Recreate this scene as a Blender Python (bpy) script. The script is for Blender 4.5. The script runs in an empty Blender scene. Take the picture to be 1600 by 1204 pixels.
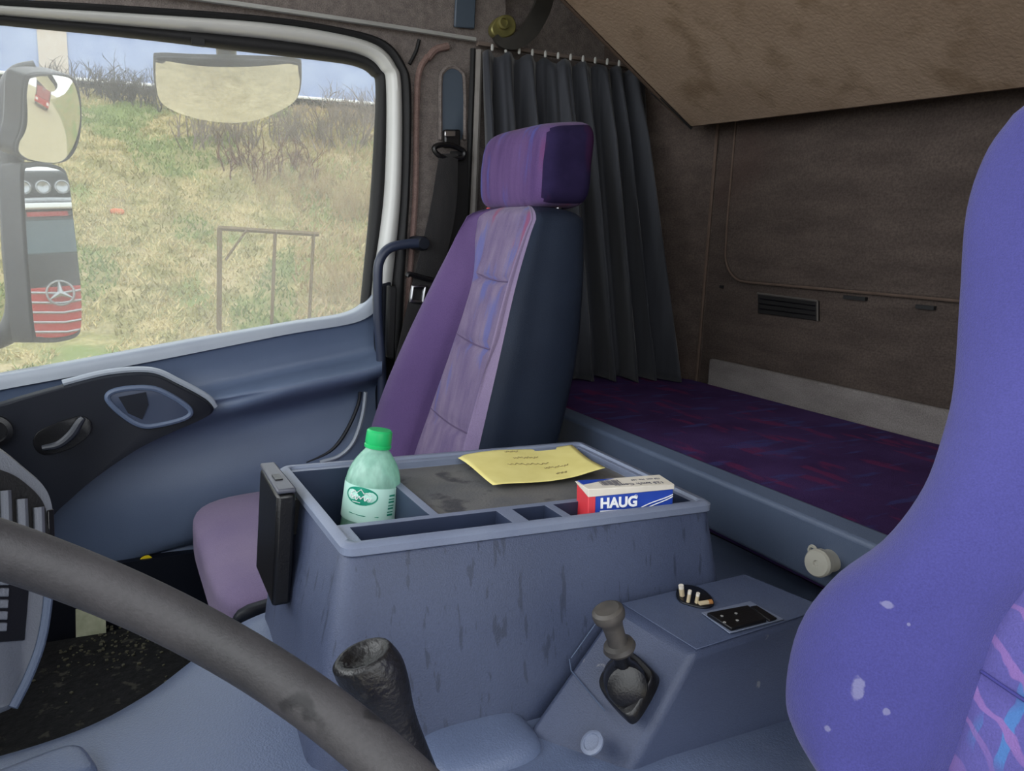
import bpy, bmesh, math, random
from mathutils import Vector as V, Matrix, noise
random.seed(7)
PI = math.pi
ZC = 0.80                      # camera height above the cab floor; everything below is written relative to the camera
F, CX, CY = 1200., 800., 602.  # focal length and centre of the 1600x1204 frame
col = bpy.context.scene.collection

# ---------------------------------------------------------------- camera frame (from the vanishing points of the cab)
def norm(a): a = V(a); a.normalize(); return a
_y = norm((150-CX, CY-350, F)); _x = V((3067-CX, CY-460, F)); _x = norm(_x - _x.dot(_y)*_y)
_z = V((_x[1]*_y[2]-_x[2]*_y[1], _x[2]*_y[0]-_x[0]*_y[2], _x[0]*_y[1]-_x[1]*_y[0]))
if _z[1] < 0: _z = -_z
def ray(px, py):
    d = V(((px-CX)/F, (CY-py)/F, 1.0))
    return V((_x.dot(d), _y.dot(d), _z.dot(d)))
def PY(px, py, v): r = ray(px, py); return r*(v/r.y)
def PX(px, py, v): r = ray(px, py); return r*(v/r.x)
def PZ(px, py, v): r = ray(px, py); return r*(v/r.z)
def PD(px, py, d): return ray(px, py)*d

# ---------------------------------------------------------------- object helpers
ROOTS = []
def props(o, label=None, cat=None, group=None, kind=None):
    if label: o['label'] = label
    if cat: o['category'] = cat
    if group: o['group'] = group
    if kind: o['kind'] = kind
    return o
def wloc(o):
    p = V((0, 0, 0))
    while o is not None:
        p = p + o.location; o = o.parent
    return p
def thing(name, label, cat, loc, group=None):
    o = bpy.data.objects.new(name, None); col.objects.link(o)
    o.empty_display_size = .05; o.location = V(loc); ROOTS.append(o)
    return props(o, label, cat, group)
def obj(name, bm, m, parent=None, smooth=True, label=None, cat=None, group=None, kind=None, bevel=0, auto=35, base=None, seg=2, subsurf=0, origin=None):
    bmesh.ops.remove_doubles(bm, verts=bm.verts, dist=1e-6)
    bmesh.ops.recalc_face_normals(bm, faces=bm.faces)
    if origin is None:
        if parent is not None: origin = wloc(parent)
        else:
            xs = [v.co for v in bm.verts]
            lo = V((min(c.x for c in xs), min(c.y for c in xs), min(c.z for c in xs)))
            hi = V((max(c.x for c in xs), max(c.y for c in xs), max(c.z for c in xs)))
            origin = V(((lo.x+hi.x)/2, (lo.y+hi.y)/2, lo.z))
    for v in bm.verts: v.co -= origin
    me = bpy.data.meshes.new(name); bm.to_mesh(me); bm.free()
    ms = m if isinstance(m, (list, tuple)) else [m]
    for q in ms: me.materials.append(q)
    if smooth:
        me.polygons.foreach_set('use_smooth', [True]*len(me.polygons))
        try: me.set_sharp_from_angle(angle=math.radians(auto))
        except Exception: pass
    o = bpy.data.objects.new(name, me); col.objects.link(o)
    if parent is not None: o.parent = parent
    else:
        o.location = origin; ROOTS.append(o)
    if bevel:
        b = o.modifiers.new('bevel', 'BEVEL'); b.width = bevel; b.segments = seg; b.limit_method = 'ANGLE'; b.angle_limit = math.radians(35)
        b.harden_normals = False
    if subsurf:
        s = o.modifiers.new('sub', 'SUBSURF'); s.levels = s.render_levels = subsurf
    return props(o, label, cat, group, kind)
def struct(name, bm, m, parent=None, **k):
    return obj(name, bm, m, parent, kind='structure', **k)
B = bmesh.new

# ---------------------------------------------------------------- shape helpers
def cr(pts, n, closed=False):
    """Catmull-Rom through pts, n samples, evenly by index."""
    pts = [V(p) for p in pts]; k = len(pts); out = []
    m = k if closed else k-1
    for i in range(n):
        t = i*m/(n if closed else n-1); j = min(int(t), m-1); f = t-j
        if closed: a, b, c, d = pts[(j-1) % k], pts[j % k], pts[(j+1) % k], pts[(j+2) % k]
        else:
            b, c = pts[j], pts[j+1]
            a = pts[j-1] if j > 0 else b*2-c
            d = pts[j+2] if j+2 < k else c*2-b
        out.append(.5*((2*b)+(c-a)*f+(2*a-5*b+4*c-d)*f*f+(3*b-a-3*c+d)*f**3))
    return out
def lin(pts, n):
    pts = [V(p) for p in pts]; k = len(pts)-1; out = []
    for i in range(n):
        t = i*k/(n-1); j = min(int(t), k-1); out.append(pts[j].lerp(pts[j+1], t-j))
    return out
def grid(bm, rows, cu=False, cv=False):
    vs = [[bm.verts.new(p) for p in r] for r in rows]
    R_, C_ = len(vs), len(vs[0])
    for i in range(R_ if cv else R_-1):
        for j in range(C_ if cu else C_-1):
            q = [vs[i][j], vs[i][(j+1) % C_], vs[(i+1) % R_][(j+1) % C_], vs[(i+1) % R_][j]]
            try: bm.faces.new(q)
            except ValueError: pass
    return vs
def loft(bm, rows, nu, nv, cu=False, smooth_v=True):
    rr = [cr(r, nu, cu) for r in rows]
    cols = [(cr if smooth_v else lin)([r[j] for r in rr], nv) for j in range(nu)]
    return grid(bm, [[cols[j][i] for j in range(nu)] for i in range(nv)], cu)
def cap(bm, vs):
    try: bm.faces.new(vs)
    except ValueError: pass
def frame_of(d):
    d = norm(d); a = V((0, 0, 1)) if abs(d.z) < .9 else V((1, 0, 0))
    u = norm(a.cross(d)); return u, d.cross(u), d
def tube(bm, pts, r, n=12, closed=False, flat=1.0, caps=True):
    pts = [V(p) for p in pts]; k = len(pts)
    rs = r if isinstance(r, (list, tuple)) else [r]*k
    u = None; rows = []
    for i in range(k):
        a = pts[i-1] if (i > 0 or closed) else pts[i]; b = pts[(i+1) % k] if (i < k-1 or closed) else pts[i]
        d = norm(b-a)
        if u is None: u = frame_of(d)[0]
        u = norm(u-d*u.dot(d)); w = d.cross(u)
        rows.append([pts[i]+u*rs[i]*math.cos(2*PI*j/n)+w*rs[i]*flat*math.sin(2*PI*j/n) for j in range(n)])
    vs = grid(bm, rows, True, closed)
    if caps and not closed: cap(bm, vs[0]); cap(bm, vs[-1])
def lathe(bm, o, d, prof, n=28):
    u, w, d = frame_of(d); o = V(o)
    vs = grid(bm, [[o+d*h+(u*math.cos(2*PI*j/n)+w*math.sin(2*PI*j/n))*max(r, 1e-4) for j in range(n)] for h, r in prof], True)
    cap(bm, vs[0]); cap(bm, vs[-1])
def hexa(bm, p):
    """8 points: bottom 4 then top 4, both in the same order"""
    v = [bm.verts.new(V(q)) for q in p]
    for f in ((0, 1, 2, 3), (4, 5, 6, 7), (0, 1, 5, 4), (1, 2, 6, 5), (2, 3, 7, 6), (3, 0, 4, 7)): bm.faces.new([v[i] for i in f])
def box(bm, lo, hi):
    (a, b, c), (d, e, f) = lo, hi
    hexa(bm, [(a, b, c), (d, b, c), (d, e, c), (a, e, c), (a, b, f), (d, b, f), (d, e, f), (a, e, f)])
def obox(bm, c, h, rot=None):
    M_ = rot or Matrix.Identity(3); c = V(c)
    q = [(-1, -1, -1), (1, -1, -1), (1, 1, -1), (-1, 1, -1), (-1, -1, 1), (1, -1, 1), (1, 1, 1), (-1, 1, 1)]
    hexa(bm, [c+M_ @ V((a*h[0], b*h[1], d*h[2])) for a, b, d in q])
def sbox(bm, c, h, e=5, rot=None, n=14, fn=None):
    """a padded box: superellipsoid, exponent e"""
    M_ = rot or Matrix.Identity(3); c = V(c); cache = {}
    def pt(p):
        k = tuple(round(x, 5) for x in p)
        if k not in cache:
            s = sum(abs(x)**e for x in p)**(1/e); q = V((p[0]/s*h[0], p[1]/s*h[1], p[2]/s*h[2]))
            if fn: q = fn(q)
            cache[k] = bm.verts.new(c+M_ @ q)
        return cache[k]
    for ax in range(3):
        for s in (-1, 1):
            for i in range(n):
                for j in range(n):
                    f = []
                    for a, b in ((i, j), (i+1, j), (i+1, j+1), (i, j+1)):
                        p = [0, 0, 0]; p[ax] = s; p[(ax+1) % 3] = 2*a/n-1; p[(ax+2) % 3] = 2*b/n-1; f.append(pt(p))
                    try: bm.faces.new(f)
                    except ValueError: pass
def plate(bm, outline, d, back=True):
    """an outline extruded along d"""
    a = [bm.verts.new(V(p)) for p in outline]; b = [bm.verts.new(V(p)+V(d)) for p in outline]; n = len(a)
    cap(bm, a); cap(bm, b)
    for i in range(n): bm.faces.new([a[i], a[(i+1) % n], b[(i+1) % n], b[i]])
def cushion(bm, outline, d, k=4, ins=.25):
    """outline extruded along d with a rounded, shrinking front"""
    pts = [V(p) for p in outline]; c = sum(pts, V((0, 0, 0)))/len(pts); d = V(d); rows = []
    for i in range(k+1):
        t = i/k*PI/2; rows.append([p+(c-p)*(1-math.cos(t))*ins+d*math.sin(t) for p in pts])
    vs = grid(bm, rows, True); cap(bm, vs[-1]); cap(bm, vs[0])
def rmat(x, y):
    x = norm(x); y = V(y); y = norm(y-x*y.dot(x)); z = x.cross(y)
    return Matrix((x, y, z)).transposed()
def text_bm(s, size, o, xd, yd, thick=.0002, align='LEFT', bold=0):
    c = bpy.data.curves.new('lettering', 'FONT'); c.body = s; c.size = size; c.extrude = thick; c.align_x = align; c.offset = bold
    t = bpy.data.objects.new('lettering', c); col.objects.link(t)
    dg = bpy.context.evaluated_depsgraph_get(); me = bpy.data.meshes.new_from_object(t.evaluated_get(dg))
    bm = B(); bm.from_mesh(me); bpy.data.objects.remove(t); bpy.data.meshes.remove(me); bpy.data.curves.remove(c)
    r = rmat(xd, yd); o = V(o)
    for v in bm.verts: v.co = o+r @ v.co
    return bm

# ---------------------------------------------------------------- materials
def srgb(h):
    if isinstance(h, str): h = tuple(int(h[i:i+2], 16) for i in (0, 2, 4))
    return tuple((x/255/12.92 if x/255 <= .04045 else ((x/255+.055)/1.055)**2.4) for x in h[:3])+(1,)
def mat(name, c1, c2=None, c3=None, scale=6, stretch=(1, 1, 1), lo=.35, hi=.65, rough=.6, rough2=None, metal=0, spec=.5, bump=0, bscale=300, bstretch=(1, 1, 1),
        sheen=0, detail=6, coat=0, fine=0, fscale=400):
    m = bpy.data.materials.new(name); m.use_nodes = True; nt = m.node_tree; N = nt.nodes; L = nt.links
    p = N['Principled BSDF']; p.inputs['Base Color'].default_value = srgb(c1); p.inputs['Roughness'].default_value = rough
    p.inputs['Metallic'].default_value = metal; p.inputs['Specular IOR Level'].default_value = spec
    if sheen: p.inputs['Sheen Weight'].default_value = sheen; p.inputs['Sheen Roughness'].default_value = .5
    if 'fabric' in name or 'felt' in name or 'curtain' in name: p.inputs['Specular IOR Level'].default_value = .12
    if coat: p.inputs['Coat Weight'].default_value = coat; p.inputs['Coat Roughness'].default_value = .15
    tc = N.new('ShaderNodeTexCoord')
    def nz(sc, st, det):
        mp = N.new('ShaderNodeMapping'); mp.inputs['Scale'].default_value = st; L.new(tc.outputs['Object'], mp.inputs['Vector'])
        t = N.new('ShaderNodeTexNoise'); t.inputs['Scale'].default_value = sc; t.inputs['Detail'].default_value = det; L.new(mp.outputs[0], t.inputs['Vector']); return t
    out = None
    if c2:
        t = nz(scale, stretch, detail); r = N.new('ShaderNodeValToRGB'); e = r.color_ramp.elements
        e[0].position, e[0].color = lo, srgb(c1); e[1].position, e[1].color = hi, srgb(c2)
        if c3: q = r.color_ramp.elements.new((lo+hi)/2); q.color = srgb(c3)
        L.new(t.outputs['Fac'], r.inputs[0]); out = r.outputs[0]
        if rough2 is not None:
            mr = N.new('ShaderNodeMapRange'); mr.inputs[1].default_value = lo; mr.inputs[2].default_value = hi
            mr.inputs[3].default_value = rough; mr.inputs[4].default_value = rough2; L.new(t.outputs['Fac'], mr.inputs[0]); L.new(mr.outputs[0], p.inputs['Roughness'])
    if fine:
        t2 = nz(fscale, (1, 1, 1), 2); mr = N.new('ShaderNodeMapRange'); mr.inputs[1].default_value = .3; mr.inputs[2].default_value = .7; mr.inputs[3].default_value = 1-fine; mr.inputs[4].default_value = 1+fine
        L.new(t2.outputs['Fac'], mr.inputs[0]); mx = N.new('ShaderNodeVectorMath'); mx.operation = 'SCALE'
        if out: L.new(out, mx.inputs[0])
        else: mx.inputs[0].default_value = srgb(c1)[:3]
        L.new(mr.outputs[0], mx.inputs['Scale']); out = mx.outputs[0]
    if out: L.new(out, p.inputs['Base Color'])
    if bump:
        t = nz(bscale, bstretch, 3); b = N.new('ShaderNodeBump'); b.inputs['Strength'].default_value = bump; b.inputs['Distance'].default_value = .004
        L.new(t.outputs['Fac'], b.inputs['Height']); L.new(b.outputs[0], p.inputs['Normal'])
    m['out'] = 1
    return m
def layer(m, c, scale, stretch, lo, hi, amount=1.0, detail=4, offset=(0, 0, 0), rough=None):
    """mix another noise-shaped colour over the base colour"""
    nt = m.node_tree; N = nt.nodes; L = nt.links; p = N['Principled BSDF']
    tc = N.new('ShaderNodeTexCoord'); mp = N.new('ShaderNodeMapping'); mp.inputs['Scale'].default_value = stretch; mp.inputs['Location'].default_value = offset
    L.new(tc.outputs['Object'], mp.inputs['Vector']); t = N.new('ShaderNodeTexNoise'); t.inputs['Scale'].default_value = scale; t.inputs['Detail'].default_value = detail
    L.new(mp.outputs[0], t.inputs['Vector']); mr = N.new('ShaderNodeMapRange'); mr.interpolation_type = 'SMOOTHSTEP'
    mr.inputs[1].default_value = lo; mr.inputs[2].default_value = hi; mr.inputs[3].default_value = 0; mr.inputs[4].default_value = amount
    L.new(t.outputs['Fac'], mr.inputs[0]); return mixin(m, mr.outputs[0], c)
def mixin(m, fac, c):
    nt = m.node_tree; N = nt.nodes; L = nt.links; p = N['Principled BSDF']; inp = p.inputs['Base Color']
    mx = N.new('ShaderNodeMix'); mx.data_type = 'RGBA'; L.new(fac, mx.inputs[0])
    if inp.is_linked: L.new(inp.links[0].from_socket, mx.inputs[6])
    else: mx.inputs[6].default_value = inp.default_value
    mx.inputs[7].default_value = srgb(c); L.new(mx.outputs[2], inp); return m
def spot(m, at, r, c, amount=.8, sq=(1, 1, 1)):
    """a soft-edged stain at an object-space point"""
    nt = m.node_tree; N = nt.nodes; L = nt.links
    tc = N.new('ShaderNodeTexCoord'); nz = N.new('ShaderNodeTexNoise'); nz.inputs['Scale'].default_value = 180
    L.new(tc.outputs['Object'], nz.inputs['Vector'])
    s = N.new('ShaderNodeVectorMath'); s.operation = 'SUBTRACT'; L.new(tc.outputs['Object'], s.inputs[0]); s.inputs[1].default_value = at
    k = N.new('ShaderNodeVectorMath'); k.operation = 'MULTIPLY'; k.inputs[1].default_value = sq; L.new(s.outputs[0], k.inputs[0])
    l = N.new('ShaderNodeVectorMath'); l.operation = 'LENGTH'; L.new(k.outputs[0], l.inputs[0])
    a = N.new('ShaderNodeMath'); a.operation = 'MULTIPLY_ADD'; a.inputs[1].default_value = r*1.4; a.inputs[2].default_value = -r*.7; L.new(nz.outputs['Fac'], a.inputs[0])
    ad = N.new('ShaderNodeMath'); L.new(l.outputs['Value'], ad.inputs[0]); L.new(a.outputs[0], ad.inputs[1])
    mr = N.new('ShaderNodeMapRange'); mr.inputs[1].default_value = r*.8; mr.inputs[2].default_value = r*1.1; mr.inputs[3].default_value = amount; mr.inputs[4].default_value = 0
    L.new(ad.outputs[0], mr.inputs[0]); return mixin(m, mr.outputs[0], c)

M = {}
M['plastic'] = mat('blue_grey_plastic', '3a4358', '434c62', scale=9, rough=.5, rough2=.62, bump=.25, bscale=900, fine=.06, fscale=900)
M['plastic_door'] = mat('door_plastic', '53617a', '5b6982', scale=4, rough=.42, bump=.15, bscale=900)
M['plastic_belt'] = mat('door_belt_plastic', '949ca8', '9ea6b0', scale=6, rough=.38, bump=.1, bscale=900)
M['plastic_dark'] = mat('dark_navy_plastic', '0a0f1a', '0d1320', scale=5, rough=.5, spec=.35, bump=.1, bscale=900)
M['side'] = layer(layer(mat('console_side_plastic', '39425a', '424b64', scale=7, rough=.48, rough2=.6, bump=.2, bscale=700, fine=.08, fscale=500), '232a3c', 120, (1, 1, .022), .60, .66, .6), '232a3c', 260, (1, 1, .6), .70, .74, .5)
M['lowside'] = layer(mat('brake_console_plastic', '39425a', '424b64', scale=7, rough=.48, rough2=.6, bump=.2, bscale=700, fine=.08, fscale=500), '8f8f92', 60, (1, 1, 1), .72, .78, .5)
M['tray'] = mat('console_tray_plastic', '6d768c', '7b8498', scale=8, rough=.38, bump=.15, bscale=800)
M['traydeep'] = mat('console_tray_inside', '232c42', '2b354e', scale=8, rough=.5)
M['tunnel'] = layer(mat('engine_cover_plastic', '56637f', '65718c', scale=3, rough=.34, rough2=.48, bump=.22, bscale=520, fine=.05), '9aa4b6', 5, (1, 1, 1), .6, .75, .4)
M['board'] = layer(mat('dusty_console_board', '55565a', '6a6866', scale=14, rough=.8, bump=.2, bscale=300), '262730', 22, (1, 1, 1), .55, .66, .8)
M['boxtop'] = layer(mat('dusty_console_top', '48536e', '525c74', scale=10, rough=.55, bump=.2, bscale=800, fine=.08), '6b675f', 12, (1, 1, 1), .55, .75, .6)
M['black'] = mat('black_plastic', '0b0b0d', '121216', scale=12, rough=.32, bump=.1, bscale=500)
M['blackmat'] = mat('black_rubber', '0c0c0e', '131315', scale=12, rough=.7, bump=.2, bscale=400)
M['knob'] = layer(mat('worn_black_knob', '121214', '1d1d20', scale=30, rough=.33, rough2=.5, bump=.35, bscale=220), '62605e', 26, (1, 1, 1), .62, .74, .5)
M['wheel'] = layer(mat('worn_grey_leather', '363537', '434143', scale=18, rough=.5, rough2=.65, bump=.15, bscale=700, fine=.1, fscale=350), '17171a', 22, (1, 1, 1), .64, .7, .8)
M['felt'] = mat('brown_grey_felt', '6a6360', '7b736f', scale=60, rough=.95, spec=.1, bump=.6, bscale=500, fine=.2, fscale=330)
M['feltedge'] = mat('pinkish_felt_edge', '77635e', '806b65', scale=60, rough=.9, bump=.5, bscale=500, fine=.15)
M['feltback'] = layer(mat('back_wall_felt', '423a36', '4e4540', scale=30, stretch=(1, .25, 1), rough=.97, spec=.05, bump=.6, bscale=260, bstretch=(1, .3, 1), fine=.2, fscale=260), '463631', 3, (1, 1, 1), .5, .7, .4)
M['feltlow'] = mat('lower_wall_felt', '6d6866', '7b7674', scale=30, stretch=(1, .3, 1), rough=.95, spec=.05, bump=.5, bscale=260, fine=.2)
M['bunk'] = layer(mat('stained_beige_board', '857261', '93806e', scale=5, rough=.85, spec=.2, bump=.3, bscale=160, fine=.06, fscale=90), '66533f', 13, (1, 1, 1), .48, .7, .6, detail=8)
M['curtain'] = mat('dark_slate_curtain', '2f3136', '383a40', scale=30, stretch=(1, 1, .1), rough=.62, sheen=.2, bump=.1, bscale=600)
M['purple'] = mat('plain_purple_fabric', '54426c', '5e4a74', scale=3, rough=.9, sheen=.12, bump=.3, bscale=900, fine=.1, fscale=700)
M['lilac'] = mat('worn_lilac_fabric', '766888', '82748f', scale=5, rough=.9, sheen=.1, bump=.3, bscale=900, fine=.08, fscale=600)
M['streak'] = layer(layer(mat('streaked_purple_fabric', '66587a', '7c6e88', scale=40, stretch=(1, 1, .12), rough=.9, sheen=.1, bump=.3, bscale=800, fine=.1, fscale=600), '8a3a5c', 14, (1, 1.2, .22), .56, .68, .7), '5560a0', 16, (1, 1.4, .25), .56, .66, .6, offset=(4, 2, 1))
M['headrest'] = layer(layer(mat('headrest_fabric', '4e3866', '5e4674', scale=40, stretch=(1, 1, .12), rough=.9, sheen=.08, bump=.3, bscale=800, fine=.1, fscale=600), '6e2a50', 12, (1, 1.1, .22), .55, .67, .75), '46509a', 15, (1, 1.3, .25), .57, .67, .6, offset=(3, 5, 1))
M['bed'] = layer(layer(mat('streaked_bed_fabric', '38244e', '44305e', scale=9, rough=.95, bump=.3, bscale=700, fine=.12, fscale=500), '6c2850', 30, (1, .3, 1), .56, .66, .6), '3c4278', 34, (.3, 1.2, 1), .56, .66, .6, offset=(3, 1, 2))
M['blueseat'] = mat('blue_seat_fabric', '434280', '4a4988', scale=5, rough=.92, sheen=.2, bump=.35, bscale=900, fine=.1, fscale=700)
M['shell'] = mat('dark_seat_shell_fabric', '202735', '272f3e', scale=6, rough=.42, bump=.2, bscale=900)
M['white'] = mat('white_painted_metal', 'b9bab6', 'c2c2be', scale=4, rough=.35, coat=.3)
M['greywhite'] = mat('pale_grey_trim', 'a7a8a4', '9c9c98', scale=10, rough=.5)
M['olive'] = mat('olive_metal', '8b8450', '757044', scale=40, rough=.4, metal=.5)
M['chrome'] = mat('brushed_steel', 'b5b6b8', 'a0a1a4', scale=60, rough=.28, metal=1)
M['bluegrey'] = mat('blue_grey_trim', '3c4855', '444f5c', scale=5, rough=.55)
M['web'] = mat('black_belt_webbing', '161517', '1e1c1d', scale=90, stretch=(1, 1, .2), rough=.75, bump=.4, bscale=700)
M['mirrorglass'] = mat('mirror_glass', 'd8dcda', rough=.015, metal=1)
M['mirrorconvex'] = mat('convex_mirror_glass', 'd8dad2', rough=.04, metal=1)
M['yellow'] = mat('yellow_paper', 'e4d88a', 'dccf80', scale=30, rough=.8)
M['yellowtag'] = mat('yellow_tag_plastic', 'e8d020', 'd8c018', scale=30, rough=.5)
M['ink'] = mat('faint_pencil', '8a7c4c', '94865a', scale=90, rough=.8)
M['cream'] = mat('cream_card', 'd9d2c6', 'cfc8bb', scale=40, rough=.7)
M['cardblue'] = mat('blue_print', '1c3fa0', '2547a8', scale=30, rough=.45)
M['cardred'] = mat('red_print', 'd03a44', 'c8323c', scale=30, rough=.45)
M['cardwhite'] = mat('white_print', 'f0f0f0', 'e8e8ea', scale=30, rough=.5)
M['print'] = mat('grey_print', '5b5a64', '62616c', scale=30, rough=.6)
M['capgreen'] = mat('green_cap_plastic', '1fae62', '28b46a', scale=30, rough=.35)
M['labelgreen'] = mat('green_label_print', '1c8a70', '228f76', scale=30, rough=.4)
M['label'] = mat('pale_bottle_label', 'c4ebdf', 'b8e4d6', scale=20, rough=.4)
M['knobgrey'] = mat('grey_knob_plastic', 'a8a69c', '9c9a90', scale=30, rough=.5)
M['butt'] = mat('cigarette_paper', 'b8a888', 'c4b494', scale=60, rough=.8)
M['filter'] = mat('cigarette_filter', 'b8814a', 'a8733e', scale=80, rough=.8)
M['mat'] = layer(mat('dirty_floor_mat', '0d0e10', '17181a', scale=60, rough=.9, bump=1.0, bscale=60, fine=.4, fscale=120), '5c5a50', 50, (1, 1, 1), .6, .7, .5)
M['floor'] = mat('dark_cab_floor', '0b0c0f', '15161a', scale=20, rough=.8)
M['scrap'] = mat('pale_paper_scrap', 'b8bca0', 'a4a88c', scale=60, rough=.8)
M['dash'] = mat('dashboard_plastic', '666a74', '70747c', scale=8, rough=.5, bump=.2, bscale=700)
M['dashblue'] = mat('dashboard_blue_plastic', '4a566c', '525e74', scale=6, rough=.5, bump=.2, bscale=800)
# bottle plastic
def bottle_mat():
    m = bpy.data.materials.new('pale_green_bottle_plastic'); m.use_nodes = True; N = m.node_tree.nodes; L = m.node_tree.links
    p = N['Principled BSDF']; p.inputs['Base Color'].default_value = srgb('b6e6d4'); p.inputs['Roughness'].default_value = .18
    p.inputs['Coat Weight'].default_value = .4
    t = N.new('ShaderNodeBsdfTranslucent'); t.inputs[0].default_value = srgb('b4ecd8')
    tr = N.new('ShaderNodeBsdfTransparent'); tr.inputs[0].default_value = srgb('c4f2e2')
    a = N.new('ShaderNodeMixShader'); a.inputs[0].default_value = .35; L.new(p.outputs[0], a.inputs[1]); L.new(t.outputs[0], a.inputs[2])
    nz = N.new('ShaderNodeTexNoise'); nz.inputs['Scale'].default_value = 8; mr = N.new('ShaderNodeMapRange'); mr.inputs[1].default_value = .3; mr.inputs[2].default_value = .7
    mr.inputs[3].default_value = .15; mr.inputs[4].default_value = .4; L.new(nz.outputs['Fac'], mr.inputs[0])
    b = N.new('ShaderNodeMixShader'); L.new(mr.outputs[0], b.inputs[0]); L.new(a.outputs[0], b.inputs[1]); L.new(tr.outputs[0], b.inputs[2])
    L.new(b.outputs[0], N['Material Output'].inputs[0]); return m
M['bottle'] = bottle_mat()
def glass_mat():
    m = bpy.data.materials.new('dirty_window_glass'); m.use_nodes = True; N = m.node_tree.nodes; L = m.node_tree.links; N.remove(N['Principled BSDF'])
    tr = N.new('ShaderNodeBsdfTransparent'); tr.inputs[0].default_value = (.93, .95, .95, 1)
    d = N.new('ShaderNodeBsdfTranslucent'); d.inputs[0].default_value = (.8, .8, .8, 1); d2 = N.new('ShaderNodeBsdfDiffuse'); d2.inputs[0].default_value = (.75, .76, .78, 1)
    ad = N.new('ShaderNodeMixShader'); ad.inputs[0].default_value = .3; L.new(d.outputs[0], ad.inputs[1]); L.new(d2.outputs[0], ad.inputs[2])
    tc = N.new('ShaderNodeTexCoord'); nz = N.new('ShaderNodeTexNoise'); nz.inputs['Scale'].default_value = 3; nz.inputs['Detail'].default_value = 8; L.new(tc.outputs['Object'], nz.inputs['Vector'])
    mr = N.new('ShaderNodeMapRange'); mr.inputs[1].default_value = .35; mr.inputs[2].default_value = .75; mr.inputs[3].default_value = .10; mr.inputs[4].default_value = .19; L.new(nz.outputs['Fac'], mr.inputs[0])
    mx = N.new('ShaderNodeMixShader'); L.new(mr.outputs[0], mx.inputs[0]); L.new(tr.outputs[0], mx.inputs[1]); L.new(ad.outputs[0], mx.inputs[2])
    g = N.new('ShaderNodeBsdfGlossy'); g.inputs['Roughness'].default_value = .02
    m2 = N.new('ShaderNodeMixShader'); m2.inputs[0].default_value = .0; L.new(mx.outputs[0], m2.inputs[1]); L.new(g.outputs[0], m2.inputs[2])
    L.new(m2.outputs[0], N['Material Output'].inputs[0]); return m
M['glass'] = glass_mat()

# ================================================================ SETTING: cab shell
ZF = -.80                                   # cab floor, camera-relative
bm = B(); box(bm, (-.95, -.18, ZF-.05), (1.36, 1.70, ZF)); struct('floor', bm, M['floor'])
bm = B(); box(bm, (-.95, -.18, .98), (1.36, 1.78, 1.03)); struct('ceiling', bm, M['felt'])
bm = B(); box(bm, (1.30, -.18, ZF), (1.36, 1.78, .98)); wb = struct('wall_back', bm, M['feltback'])
def yz(pts, x): return [V((x, a, b)) for a, b in pts]
# raised felt panel on the back wall with rounded lower corner
o_ = [(-.1, .60), (-.1, -.074), (1.28, -.074)]+[(1.30+.07*math.sin(t), -.004-.07*math.cos(t)) for t in [i*PI/16 for i in range(1, 8)]]+[(1.372, .06), (1.372, .60)]
bm = B(); plate(bm, yz(o_, 1.301), (-.012, 0, 0)); struct('wall_panel', bm, M['feltback'], wb, bevel=.008, seg=3)
o2 = [(a-.0 if a < 0 else a+.008, b-.008 if b < .5 else b) for a, b in o_]
bm = B(); tube(bm, yz(o_[1:], 1.2895), .0028, n=6); struct('panel_edge', bm, mat('wall_felt_ridge', '54473f', '5c4e46', rough=.95, scale=40), wb)
bm = B(); box(bm, (1.285, -.1, -.35), (1.301, 1.39, -.262)); struct('lower_strip', bm, M['feltlow'], wb, bevel=.006)
for y0, y1, z in ((.985, 1.035, -.086), (.845, .88, -.090), (1.375, 1.382, -.09)):
    bm = B(); box(bm, (1.292, y0, z-.004), (1.301, y1, z+.003)); struct('seam_mark', bm, M['blackmat'], wb)
# chamfered corner panel and side wall behind the curtain
bm = B(); plate(bm, [(1.301, 1.43, -.35), (1.301, 1.43, .98), (1.13, 1.70, .98), (1.13, 1.70, -.35)], (.02, .03, 0)); struct('wall_corner', bm, M['feltback'])
bm = B(); tube(bm, [(1.294, 1.436, -.34), (1.294, 1.436, .6)], .004, n=6); struct('trim_1', bm, mat('corner_felt_ridge', '54473f', '5c4e46', rough=.95, scale=40))
bm = B(); box(bm, (.76, 1.69, ZF), (1.16, 1.78, .98)); struct('wall_side', bm, M['felt'])
# driver side wall behind the driver's seat, and firewall under the windscreen
bm = B(); box(bm, (.74, -.22, ZF), (1.36, -.17, .98)); struct('wall_driver', bm, M['felt'])
bm = B(); box(bm, (-1.0, -.18, ZF), (-.95, 1.78, -.22)); struct('wall_front', bm, M['plastic_dark'])
# ---- passenger side pillar wall around the door opening
YW = 1.66
CA = [(-90, -14), (0, -3), (200, 9), (400, 24), (520, 41), (598, 62), (632, 100), (643, 150), (640, 300), (632, 440), (624, 600), (618, 700)]
CB = [(-90, 1), (0, 9), (200, 20), (400, 33), (520, 50), (588, 70), (618, 102), (628, 145), (627, 300), (615, 430), (613, 448), (612, 462)]
CC = [(-90, 14), (0, 23), (200, 40), (400, 58), (515, 74), (570, 87), (595, 108), (604, 140), (601, 300), (584, 430), (582, 448), (581, 462)]
CD = [(-90, 26), (0, 36), (200, 56), (400, 80), (510, 93), (558, 101), (583, 115), (591, 142), (583, 300), (571, 430), (565, 490), (560, 540)]
def contour(c, y): return [PY(px, py, y) for px, py in c]
bm = B()
CO = [(-90, -300), (0, -300), (200, -300), (400, -300), (520, -300), (640, -300), (790, -300), (790, 60), (790, 300), (780, 440), (770, 600), (765, 700)]
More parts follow.
